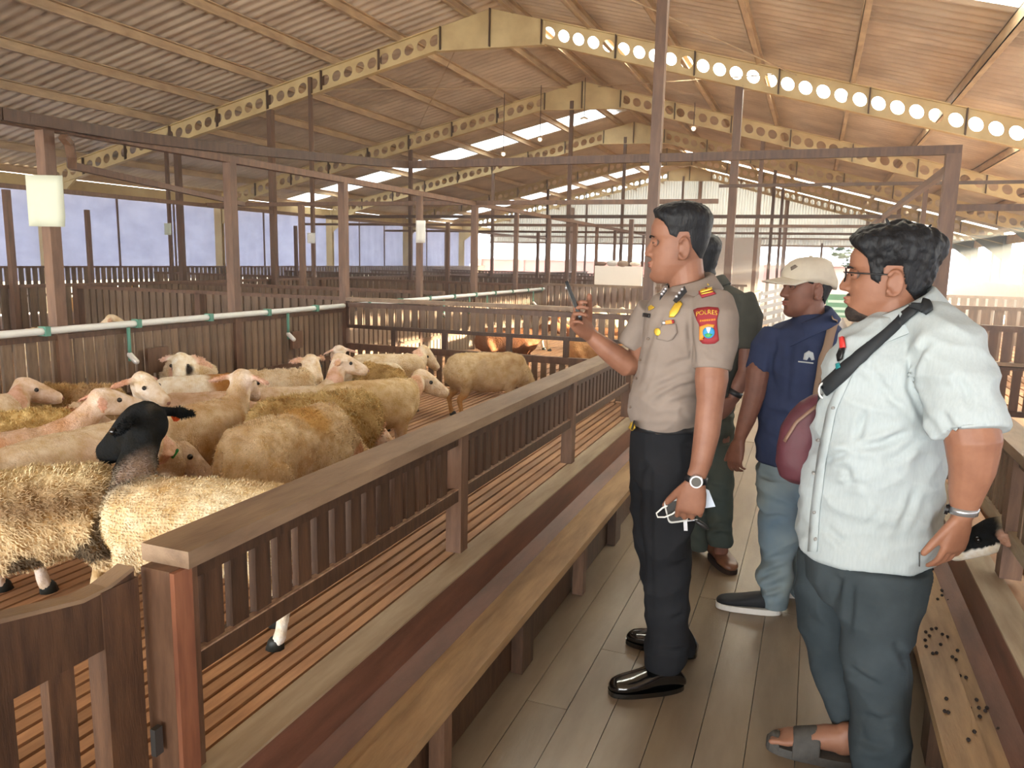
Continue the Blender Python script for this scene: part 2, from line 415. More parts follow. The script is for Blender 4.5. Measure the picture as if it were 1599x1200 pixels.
FX, BX, EY, RXF = -1.2, -3.95, 6.0, .735
# front fence of the sheep pen
ff = fence('pen_fence', 'long brown slatted pen fence beside the trough, with a broad pale top rail', (FX, 1.15), (FX, 5.95),
      [('top_rail', .895, .932, .125, W_RAIL), ('rail', .845, .895, .035, W_DARK), ('bottom_rail', .63, .675, .04, W_DARK)], [(.675, .87)],
      [(1.16, .427, .895, .075), (2.555, .427, .895, .062), (3.985, .427, .895, .062), (5.4, .427, .895, .062)], pitch=.082, pw=.054)
W_PALE_EDGE = mat('rail_pale_mottled', (196, 166, 138), .35, (120, 88, 74), 14, (6, 2, 6))  # mottled pale strip along the bottom rail's upper edge
Geo().box((FX + .0, 1.2, .675), (FX + .021, 5.95, .679)).build('pale_edge', W_PALE_EDGE, ff)
Geo().box((FX + .0385, 1.122, .43), (FX + .05, 1.17, .893)).build('corner_strip', mat('wood_orange', (150, 98, 72), .5, (112, 70, 54), 4, (8, 8, 1)), ff)
# near gate with a curved top board
gt = empty('pen_gate', (FX, .8, .4), 'dark gate with curved top board hung on the corner post of the pen fence', 'gate')
GA, GB = np.array([-1.235, 1.085]), np.array([-1.225, .02])
def gp(s_): return GA + (GB - GA) * s_
prof = [(0, .905), (.06, .888), (.11, .886), (.2, .905), (.3, .926), (.38, .93), (.48, .93), (.57, .926), (.67, .905), (.78, .886), (.9, .888), (1, .905)]
vs = []; 
for s_, z in prof:
    p = gp(s_)
    for dx in (-.02, .02): vs += [(p[0] + dx, p[1], z), (p[0] + dx, p[1], .775)]
fs = []
for i in range(len(prof) - 1):
    k = 4 * i; fs += [(k, k + 4, k + 5, k + 1), (k + 2, k + 3, k + 7, k + 6), (k, k + 2, k + 6, k + 4), (k + 1, k + 5, k + 7, k + 3)]
fs += [(0, 1, 3, 2), (4 * len(prof) - 4, 4 * len(prof) - 2, 4 * len(prof) - 1, 4 * len(prof) - 3)]
Geo().add(vs, fs).build('top_board', W_DARK, gt, fix=True)
tp = Geo()
for (s0, z0), (s1, z1) in zip(prof[:-1], prof[1:]):
    a, b = gp(s0), gp(s1); tp.bar((a[0], a[1], z0 + .004), (b[0], b[1], z1 + .004), .042, .008)
tp.build('top_edge', W_RAIL, gt)
for s_, wd in ((.035, .085), (.965, .085)):
    p = gp(s_); Geo().box((p[0] - .024, p[1] - wd / 2, .42), (p[0] + .024, p[1] + wd / 2, .89)).build('stile', W_DARK, gt)
for s_ in (.155, .265, .375, .485, .595, .705, .815):
    p = gp(s_); Geo().box((p[0] - .011, p[1] - .026, .46), (p[0] + .011, p[1] + .026, .79)).build('bar', W_DARK, gt)
a, b = gp(.0), gp(1.); Geo().bar((a[0], a[1], .45), (b[0], b[1], .45), .04, .06).build('bottom_board', W_DARK, gt)
Geo().box((-1.203, 1.09, .5), (-1.19, 1.11, .56)).build('hinge', mat('iron', (90, 88, 86), .5, metal=.6), gt)
# back fence with white water pipe
bkp = [1.69 + 1.43 * k for k in range(3)]
fence('pen_fence', 'back fence of the sheep pen, dark slats under a white water pipe', (BX, -.4), (BX, 5.97),
      [('top_rail', 1.03, 1.06, .05, W_DARK), ('bottom_rail', .62, .66, .05, W_POST)], [(.42, 1.03)],
      [(p, .0, 1.05, .07) for p in bkp[:0]], pitch=.072, pw=.052)
fence('feed_rail', 'low brown feed rail in front of the white piped back fence', (BX + .22, 1.4), (BX + .22, 4.5), [('rail', .64, .68, .05, W_POST)], [], [(1.6, .4, .66, .05), (3.0, .4, .66, .05), (4.45, .4, .66, .05)], cat='rail')
fence('pen_fence', 'brown slatted fence continuing beyond the corner post under white pipe', (BX, 6.03), (BX, 11.4),
      [('top_rail', 1.03, 1.06, .05, W_DARK), ('bottom_rail', .62, .66, .05, W_POST)], [(.42, 1.03)], [], pitch=.085, pw=.066)
PIPE = mat('pvc_white', (226, 228, 224), .35); GRN = mat('bracket_green', (90, 140, 122), .5)
BRASS = mat('nipple_white', (224, 220, 212), .3, metal=.2)
def pipe(lab, y0, y1, drops):
    r = empty('water_pipe', (BX + .04, (y0 + y1) / 2, 1.085), lab, 'pipe')
    Geo().tube([(BX + .045, y0, 1.088), (BX + .045, y1, 1.088)], .021, 10, ends=False).build('pipe', PIPE, r, True)
    for yy in np.arange(y0 + .2, y1, .62): Geo().box((BX + .018, yy - .016, 1.062), (BX + .072, yy + .016, 1.114)).build('clip', GRN, r)
    for yy in drops:
        d = Geo().tube([(BX + .05, yy, 1.07), (BX + .05, yy, .86)], .011, 8, ends=False).build('drop_pipe', GRN, r, True)
        Geo().tube([(BX + .05, yy, .9), (BX + .1, yy, .86)], .018, 8).build('drinker', BRASS, r, True)
pipe('white water pipe with green clips along the back fence of the sheep pen', -.3, 5.9, (2.2, 3.55, 5.1))
pipe('white water pipe on the fence beyond the corner post, with hanging drinkers', 6.1, 11.4, (7.9, 8.6, 9.15, 10.9))
# end fence with feeding gap
ef = fence('pen_fence', 'end fence of the sheep pen with open feeding gap above a dark slatted base', (BX + .03, EY), (FX - .04, EY),
      [('top_rail', 1.13, 1.16, .1, W_RAIL), ('rail', 1.075, 1.115, .05, W_POST), ('mid_rail', .885, .915, .05, W_DARK), ('feed_board', .69, .745, .05, W_POST)],
      [(.915, 1.09), (.42, .69)], [], pitch=.08, pw=.048)
for xx in (-3.45, -2.95, -2.35, -1.85, -1.5):
    Geo().box((xx - .022, EY - .02, .745), (xx + .022, EY + .02, .885)).build('upright', W_DARK, ef)
# bracing pen dividers and fences further back
fence('pen_fence', 'brown slatted divider running left from the corner post', (-8.0, 6.6), (BX - .3, 6.6), [('top_rail', 1.09, 1.125, .07, W_POST), ('rail', .6, .64, .05, W_POST)], [(.42, 1.09)], [(-8, .3, 1.13, .08), (-6.2, .3, 1.1, .07)], pitch=.1, pw=.075)
fence('pen_fence', 'brown divider behind the first, meeting the row of posts', (-8.0, 8.2), (BX - .1, 8.2), [('top_rail', 1.1, 1.14, .07, W_POST)], [(.42, 1.1)], [], pitch=.1, pw=.072, single=False)
fence('pen_fence', 'long middle fence left of the pens, parallel to the tarpaulin wall', (-8.2, 2.5), (-8.2, 29), [('top_rail', 1.1, 1.14, .08, W_POST), ('rail', .62, .66, .05, W_POST)], [(.42, 1.1)], [(q, .3, 1.14, .09) for q in np.arange(3.1, 29, 2.86)], pitch=.11, pw=.078)
fence('pen_fence', 'low outer fence at the foot of the blue tarpaulin wall', (XL + .25, 2.5), (XL + .25, 30), [('top_rail', 1.2, 1.235, .06, W_POST), ('rail', .7, .74, .05, W_POST)], [(.42, 1.2)], [], pitch=.13, pw=.085)
for i, (yy, lab) in enumerate(((12.5, 'far divider fence in front of the tarpaulin wall, nearest of four'), (16.8, 'second far divider fence towards the tarpaulin wall'), (21, 'third far divider fence towards the tarpaulin wall'), (25.2, 'last divider fence before the gable opening'))):
    fence('pen_fence', lab, (XL + .3, yy), (BX - .1, yy), [('top_rail', 1.08, 1.12, .07, W_POST)], [(.42, 1.08)], [], pitch=.12, pw=.085, single=False)
fence('pen_fence', 'divider of the second pen, with a white board hung on it', (BX, 11.45), (FX, 11.45), [('top_rail', 1.14, 1.175, .06, W_RAIL)], [(.42, 1.14)], [], pitch=.1, pw=.06, single=True, pmat=mat('wood_sunlit', (150, 132, 118), .6, (120, 100, 90), 4, (6, 6, 1), vary=.1))  # picket colour kept pale to stand for sunlight on this divider
fence('pen_fence', 'aisle fence beyond the pen, behind the officer', (FX, 6.05), (FX, 19), [('top_rail', .9, .935, .1, W_RAIL), ('bottom_rail', .6, .645, .05, W_DARK)], [(.645, .9)], [(q, .43, .9, .06) for q in np.arange(7.4, 19, 1.43)], pitch=.078)
fence('pen_fence', 'third pen divider far beyond the white board', (BX, 15.5), (FX, 15.5), [('top_rail', 1.1, 1.14, .07, W_POST)], [(.42, 1.1)], [], pitch=.1, pw=.07, single=False)
# right-hand side
fence('pen_fence', 'fence of the opposite pen, close slats behind the man in the white shirt', (RXF, .3), (RXF, 5.8),
      [('top_rail', .895, .93, .12, W_RAIL), ('rail', .845, .895, .035, W_DARK), ('bottom_rail', .56, .61, .05, W_STRIP)], [(.61, .87)], [(3.14, .43, .9, .07), (1.7, .43, .9, .07), (4.55, .43, .9, .07)], pitch=.06, pw=.036)
fence('pen_fence', 'reddish divider of the opposite pen beside the thick brown post', (.82, 6.3), (4.5, 6.3),
      [('top_rail', 1.1, 1.14, .07, W_POST), ('rail', .86, .885, .08, W_RAIL), ('lower_rail', .835, .855, .08, W_DARK), ('bottom_rail', .5, .54, .05, W_DARK)], [(.885, 1.1), (.54, .83)], [(1.52, .4, 1.12, .08)], pitch=.085, pw=.055, pmat=W_POST)
fence('pen_fence', 'aisle fence on the opposite side, beyond the thick post', (RXF, 6.4), (RXF, 19), [('top_rail', .9, .935, .1, W_RAIL), ('bottom_rail', .6, .645, .05, W_DARK)], [(.645, .9)], [(q, .43, .9, .06) for q in np.arange(7.4, 19, 1.43)], pitch=.085, single=False)
for yy, lab in ((9.5, 'reddish far divider of the opposite pens, nearer one'), (13.2, 'reddish far divider of the opposite pens, farther one')):
    fence('pen_fence', lab, (.82, yy), (4.5, yy), [('top_rail', 1.1, 1.14, .07, W_POST)], [(.42, 1.1)], [], pitch=.12, pw=.085, single=False, pmat=W_POST)
fence('pen_fence', 'outer fence below the open side with dark columns', (XR - .2, 6), (XR - .2, 31), [('top_rail', 1.16, 1.2, .07, W_POST)], [(.42, 1.16)], [], pitch=.12, pw=.09, single=False)
# ---- roof posts and post rows with tie bars
def post(lab, x, y, z0, z1, s_, m=None, cat='post', group=None, name='shed_post'):
    r = empty(name, (x, y, z0), lab, cat, group)
    Geo().box((x - s_ / 2, y - s_ / 2, z0), (x + s_ / 2, y + s_ / 2, z1)).build('shaft', m or W_POST, r)
    Geo().box((x - s_ * .8, y - s_ * .8, z0), (x + s_ * .8, y + s_ * .8, z0 + .02)).build('base_plate', W_DARK, r)
    return r
labs = ['thick brown post by the tarpaulin wall side, carrying a grey paper sheet', 'second brown post of the back fence row', 'corner post of the sheep pen where the white pipe turns']
for k in range(3): post(labs[k], BX, 3.12 + 1.43 * k, -.6, 2.17, .066)
for k in range(3, 15):
    post('post of the receding row beyond the pen corner, number %s along' % ['four', 'five', 'six', 'seven', 'eight', 'nine', 'ten', 'eleven', 'twelve', 'thirteen', 'fourteen', 'fifteen'][k - 3], BX, 3.12 + 1.43 * k, -.6, 2.17, (.07 if k % 3 == 1 else .055), group='receding row of pen posts')
post('tall brown post rising through the roof space behind the officer', -1.2, 6.03, -.6, rz(-1.2) + .15, .078)
post('thick brown post behind the man in the white shirt', .79, 6.0, -.6, 2.28, .09)
post('thin reddish post of the opposite pen divider', 1.52, 6.42, -.6, 1.98, .06)
post('tall brown post under the lit rafter holes, beside the white panels', -1.05, TY[1], -.6, rz(-1.05) - .15, .095)
for x, lab in ((-10.0, 'slender post under the first rafter, nearer the tarpaulin'), (-8.1, 'slender post under the first rafter, nearer the ridge')):
    post(lab, x, TY[1], -.6, rz(x) - .15, .085)
k = 0
for yy in TY[2:]:
    for x in (-8.1, -4.6, -1.05, 1.6):
        k += 1; post('slender roof post far back, %s rafter, %s' % ({0: 'second', 1: 'third', 2: 'fourth', 3: 'fifth'}[TY[2:].index(yy)], {-8.1: 'outer row by tarpaulin', -4.6: 'row under the ridge', -1.05: 'row along the aisle', 1.6: 'row in the opposite pens'}[x]), x, yy, -.6, rz(x) - .15, .07)
for k, (x, yy) in enumerate(((-8.1, 5.9), (-6.1, 8.3), (-6.1, 12.5), (-10.6, 14.2), (-10.6, 9.0), (-6.0, 17.0), (-2.6, 11.5), (-2.6, 15.5), (-.2 + .3, 23.5), (.9, 18.5), (1.0, 14.2))):
    post('thin brown pen post with tie bar, ' + ['beside the middle fence', 'on the second divider', 'on the first far divider', 'near the tarpaulin, farther', 'near the tarpaulin, closer', 'on the second far divider', 'at the white board', 'on the third pen divider', 'before the gable opening', 'beyond the capped man', 'beyond the bespectacled man'][k], x, yy, -.6, 2.15, .06)
def tie(lab, pts, w_=.05, h_=.05, m=None):
    g = Geo()
    for a, b in zip(pts[:-1], pts[1:]): g.bar(a, b, w_, h_)
    return tag(g.build('tie_bar', m or W_POST), lab, 'beam')
tie('dark tie bar crossing behind the officer to the thick post', [(-3.33, 6.03, 2.31), (.84, 6.03, 2.31)], .05, .06, W_DARK)
a0, a1 = onX(0, 178, -3.85), np.array([-3.33, 6.03, 2.31])
tie('dark bent tie bar sweeping over the posts from the upper edge of the tarpaulin side', [onX(-160, 146, -3.95), a0, onX(203, 213, -3.80), onX(338, 230, -3.68), onX(537, 249, -3.46), a1], .05, .06, W_DARK)
tie('brown bar along the tops of the back fence posts', [(BX, 2.2, 2.19), (BX, 20.5, 2.19)], .06, .05)
tie('curved short brown brace under the bent tie bar', [onX(98, 213, -3.85), onX(108, 225, -3.86), onX(112, 245, -3.88), onX(112, 262, -3.9)], .045, .03)
tie('thin cross bar from the braced corner to the second post', [onX(112, 259, -3.9), (-5.4, 6.4, 2.02), (-1.3, 8.4, 2.2)][:2], .04, .04)
tie('reddish cross bar beyond the pen corner, to the tall post', [(-8.1, 8.84, 2.2), (-1.05, 8.84, 2.2)], .05, .05)
tie('dark cross bar over the second pen', [(-8.1, 11.7, 2.2), (1.0, 11.7, 2.2)], .05, .05, W_DARK)
tie('cross bar over the third pen', [(-10.6, 14.56, 2.2), (1.0, 14.56, 2.2)], .05, .05)
tie('far cross bar before the white panels', [(-10.6, 18.0, 2.2), (1.6, 18.0, 2.2)], .05, .05)
tie('pale reddish cross bar of the opposite pens', [(.8, 6.42, 1.96), (4.5, 6.42, 1.96)], .05, .045)
tie('thin dark wire pipe across the opposite side', [(-1.0, 8.4, 2.32), (4.5, 8.4, 2.32)], .03, .03, W_DARK)
tie('brown bar along the middle fence posts', [(-8.1, 4.0, 2.19), (-8.1, 24, 2.19)], .05, .05)
tie('long bar above the opposite aisle fence', [(.79, 6.1, 2.2), (.79, 19, 2.2)], .05, .05)
W_BACK = mat('wood_back', (116, 78, 62), .5, (90, 60, 48), 3, (6, .8, 6), .25, 40, .004, vary=.06)
# ---- troughs
def trough(lab, sgn, xw, y0, y1):
    """xw: x of the strip's aisle-side edge; the trough falls towards the aisle"""
    X = lambda o: xw + sgn * o
    r = empty('feed_trough', (X(.15), (y0 + y1) / 2, 0), lab, 'trough')
    def b(nm, o0, o1, z0, z1, m, ya=y0, yb=y1):
        return Geo().box((min(X(o0), X(o1)), ya, z0), (max(X(o0), X(o1)), yb, z1)).build(nm, m, r)
    b('back_board', -.04, 0., .0, .42, W_BACK); b('cap_strip', -.098, .002, .42, .427, W_STRIP)
    b('ledge', -.098, -.042, .385, .419, W_BACK)
    b('bottom_board', .002, .095, .225, .25, W_TROUGH); b('front_board', .099, .205, .228, .262, W_TROUGH)
    g = Geo().add([(X(.0005), y0, .29), (X(.05), y0, .251), (X(.0005), y1, .29), (X(.05), y1, .251), (X(.0005), y0, .251), (X(.0005), y1, .251)], [(0, 1, 3, 2), (0, 4, 1), (2, 3, 5), (4, 5, 3, 1), (0, 2, 5, 4)])
    g.build('fillet', W_BACK, r, fix=True)
    b('apron', .11, .135, .0, .225, W_DARK)
    ys_ = np.arange(y0 + .36, y1, .72)
    for i, yy in enumerate(ys_):
        if i % 2 == 0: b('leg', .15, .2, 0, .227, W_POST, yy - .025, yy + .025)
        else: b('leg', .14, .185, 0, .227, W_DARK, yy - .06, yy + .06)
    return r
trough('brown feed trough along the sheep pen fence', 1, -1.09, .05, 19)
tr2 = trough('brown feed trough on the opposite side, behind the bespectacled man', -1, .62, .05, 19)
dg = Geo()
for i in range(42):
    yy = rng.uniform(2.2, 3.6); xx = rng.uniform(.44, .58); dg.ball((xx, yy, .266 if xx < .52 else .254), (.006, .008, .005), n=6, m=4)
o = dg.build('dung_pellets', mat('dung', (44, 34, 30), .8), tr2); o['kind'] = 'stuff'
# ---- papers, boards, lamps, background pieces
PAPER = mat('paper_grey', (196, 200, 180), .7); PAPER2 = mat('paper_white', (236, 234, 226), .7, trans=.3)
def sheet(lab, x, y, z, w_, h_, m, ang=0, name='paper_sheet', t=.004):
    c, s_ = math.cos(ang), math.sin(ang); g = Geo(); n = 5; vs = []; fs = []
    for i in range(n + 1):
        for j in range(n + 1):
            a, b = (i / n - .5) * w_, (j / n - .5) * h_; d = .012 * math.sin(i * 1.3) * (1 - j / n) - (.012 if i == n and j == 0 else 0)
            vs.append((x + a * c - d * s_, y + a * s_ + d * c, z + b))
    for i in range(n):
        for j in range(n): k = i * (n + 1) + j; fs.append((k, k + n + 1, k + n + 2, k + 1))
    g.add(vs, fs); o = g.build(name, m, None, True)
    mo = o.modifiers.new('s', 'SOLIDIFY'); mo.thickness = t
    return tag(o, lab, 'paper')
vd = lambda x, y: math.atan2(y, x) - math.pi / 2
p = onY(71, 314, 3.05); sheet('grey-green paper sheet fixed to the thick brown post by the tarpaulin side', p[0], p[1], p[2], .2, .27, PAPER, .35)
p = onY(657, 362, 7.33); sheet('bright white paper sheet on a post of the receding row', p[0], p[1], p[2], .105, .23, PAPER2, .2)
p = onY(486, 372, 10.2); post('thin post by the tarpaulin carrying a small white card', p[0], p[1] + .05, -.6, rz(p[0]) + .1, .05); sheet('small white card on a slender post by the tarpaulin', p[0], p[1], p[2], .13, .16, PAPER2, .2)
p = onY(262, 358, 10.5); post('thin post by the tarpaulin carrying a small cream card', p[0], p[1] + .05, -.6, rz(p[0]) + .1, .05); sheet('small cream card hanging before the tarpaulin', p[0], p[1], p[2], .13, .2, PAPER, .2)
WB = mat('board_white', (244, 240, 226), .5)
wbd = tag(Geo().box((-3.1, 11.38, 1.18), (-2.38, 11.41, 1.46)).build('notice_board', WB), 'cream white board standing on the second pen divider', 'board')
for i, (dx, c) in enumerate(((.08, (120, 96, 84)), (.25, (200, 196, 190)), (.42, (150, 130, 112)), (.6, (226, 214, 196)))):
    g = Geo().ball((-3.1 + dx, 11.42, 1.49 + .01 * (i % 2)), (.09, .06, .035 + .012 * (i % 3)))
    me = remesh(g, .015, 2); tag(meshobj('cloth_bundle', me, mat('cloth_%d' % i, c, .9), None, True), ['dark crumpled cloth on the white board, outermost', 'pale grey cloth lying on the white board', 'tan cloth lying on the white board', 'cream cloth lying on the white board by the tall post'][i], 'cloth')
PAN = mat('panel_white', (226, 222, 214), .6, trans=.3)
tag(Geo().box((-2.78, 20, .4), (-2.06, 20.04, 2.17)).build('white_panel', PAN), 'white upright panel behind the officer, beside the tall post', 'panel')
tag(Geo().box((-2.02, 20, .4), (-1.3, 20.04, 2.17)).build('white_panel', PAN), 'white upright panel above the capped man, beyond the tall post', 'panel')
# ladder-like grey crate racks and green sign behind the capped man
rk = empty('feed_rack', (-.63, 12.2, 0), 'grey metal rack behind the capped man', 'rack')
GRY = mat('metal_grey', (150, 150, 156), .45, metal=.4)
for i in range(5):
    Geo().bar((-.84, 12.1 + i * .45, .62 + .1 * i), (-.42, 12.1 + i * .45, .75 + .1 * i), .03, .06).build('rung', GRY, rk)
for x_ in (-.84, -.42): Geo().bar((x_, 12, .55), (x_, 14, 1.05), .04, .05).build('rail', GRY, rk)
for x_ in (-.84, -.42): Geo().box((x_ - .02, 12.9, 0), (x_ + .02, 12.94, .78)).build('leg', GRY, rk)
sg = empty('green_sign', (-.25, 9.5, .9), 'small green and white sign beside the bespectacled man\'s face', 'sign')
p = onY(1310, 478, 9.5)
Geo().box((p[0] - .14, 9.5, p[2] - .13), (p[0] + .14, 9.52, p[2] + .13)).build('panel', mat('sign_green', (86, 146, 110), .5), sg)
for dz in (.05, -.03, -.09): Geo().box((p[0] - .12, 9.494, p[2] + dz - .015), (p[0] + .12, 9.5, p[2] + dz + .015)).build('stripe', mat('sign_white', (200, 222, 206), .5), sg)
Geo().box((p[0] - .02, 9.51, 0), (p[0] + .02, 9.54, p[2])).build('stake', W_POST, sg)
# hanging lamps near the ridge
for i, (u, v, y) in enumerate(((912, 187, 14.2), (843, 217, 14.2), (786, 240, 14.0), (1083, 200, 14.2))):
    p = onY(u, v, y); zt = rz(p[0]) + .14
    r = empty('hanging_lamp', tuple(p), ['lamp bulb on a short rod below the ridge, topmost of three', 'lamp bulb hanging before the skylight strip, middle of three', 'lamp bulb hanging before the skylight strip, lowest of three', 'lamp bulb hanging beyond the tall post'][i], 'lamp')
    Geo().tube([(p[0], y, p[2] + .04), (p[0], y, zt)], .008, 6, ends=False).build('rod', W_DARK, r)
    Geo().loft([((p[0], y, p[2] + .05), (.02, 0, 0), (0, .02, 0)), ((p[0], y, p[2] + .02), (.09, 0, 0), (0, .09, 0))], 14).build('shade', PURLIN, r)
    Geo().ball((p[0], y, p[2] - .01), .04).build('bulb', mat('bulb_frost', (250, 244, 226), .3, emit=((255, 244, 214), 1.2)), r, True)
# ---- outside the shed: low wall beyond the gable opening, house and trees beyond the open side
PINK = mat('outer_wall_pink', (212, 150, 136), .8, (196, 136, 124), 1.5)
ow = empty('outer_wall', (-4, 40, -.6), 'pinkish low wall outside beyond the gable opening', 'wall')
Geo().box((-22, 40, -.6), (3, 40.2, 1.5)).build('wall_face', PINK, ow)
Geo().box((-22, 39.94, 1.5), (3, 40.26, 1.58)).build('coping', mat('coping', (226, 206, 192), .8), ow)
for x in np.arange(-20, 3, 2.5): Geo().box((x - .12, 39.9, -.6), (x + .12, 40, 1.5)).build('pilaster', PINK, ow)
LEAF = mat('leaf_green', (70, 92, 52), .7, (42, 62, 34), 6, trans=.2); BARK = mat('bark', (92, 74, 58), .9)
LM = Geo().add([(-.1, 0, 0), (0, -.05, .02), (.12, 0, 0), (0, .05, .02)], [(0, 1, 2, 3)]).v
def tree(lab, x, y, h, r_, n=700):
    t = empty('broadleaf_tree', (x, y, -.6), lab, 'tree')
    Geo().tube([(x, y, -.6), (x + .1, y, h * .4), (x - .05, y + .1, h * .75)], [.16, .12, .05], 8).build('trunk', BARK, t, True)
    g = Geo()
    for i in range(n):
        d = rng.normal(size=3); d /= np.linalg.norm(d); c = np.array([x, y, h * .68]) + d * r_ * rng.uniform(.5, 1) ** .5 * np.array([1, 1, .75])
        R_ = np.array(Matrix.Rotation(rng.uniform(0, 6.28), 3, 'Z') @ Matrix.Rotation(rng.uniform(-1, 1), 3, 'X')); s_ = rng.uniform(1.2, 2.4)
        g.add([tuple(c + R_ @ (np.array(q) * s_)) for q in LM], [(0, 1, 2, 3)])
    g.build('foliage', LEAF, t)['kind'] = 'stuff'
tree('green tree outside the open side, nearest the shed corner', 9.5, 27, 5.2, 2.2); tree('green tree outside beyond the gable opening, by the shed corner', 2.2, 37.5, 3.6, 1.7); tree('green tree outside the open side, farther along', 11.5, 36, 5.4, 2.3)
# unseen tarpaulin added on the near open side to shape where sun falls
wr = empty('wall_sun_screen', (XR + .15, 6, 1.6), kind='structure')
Geo().box((XR + .1, -9.0, -.6), (XR + .14, 8.6, 2.5)).build('tarpaulin_sheet', TARP, wr)

CONC = mat('concrete_dark', (92, 96, 88), .85, (76, 80, 74), 3)
for yy, lab in ((22.4, 'broad dark concrete column of the open side, nearest of three'), (26.3, 'broad dark concrete column of the open side, middle of three'), (30.6, 'broad dark concrete column of the open side, farthest of three')):
    c_ = empty('concrete_column', (XR + .3, yy, -.6), lab, 'column'); Geo().box((XR + .15, yy - .14, -.6), (XR + .45, yy + .14, 2.5)).build('shaft', CONC, c_); Geo().box((XR + .08, yy - .2, 2.38), (XR + .5, yy + .2, 2.52)).build('head', CONC, c_); Geo().box((XR + .1, yy - .2, -.6), (XR + .5, yy + .2, -.3)).build('foot', CONC, c_)
for (u, v, y, w_, h_), lab in (((247, 562, 4.2, .17, .16), 'small brown board hung low on the back fence, by the dark-eyed sheep'), ((464, 531, 5.5, .13, .14), 'small brown board hung on the back fence near the corner post')):
    q = onX(u, v, BX + .05); tag(Geo().box((BX + .03, q[1] - w_ / 2, q[2] - h_ / 2), (BX + .055, q[1] + w_ / 2, q[2] + h_ / 2)).build('wooden_board', W_POST), lab, 'board')
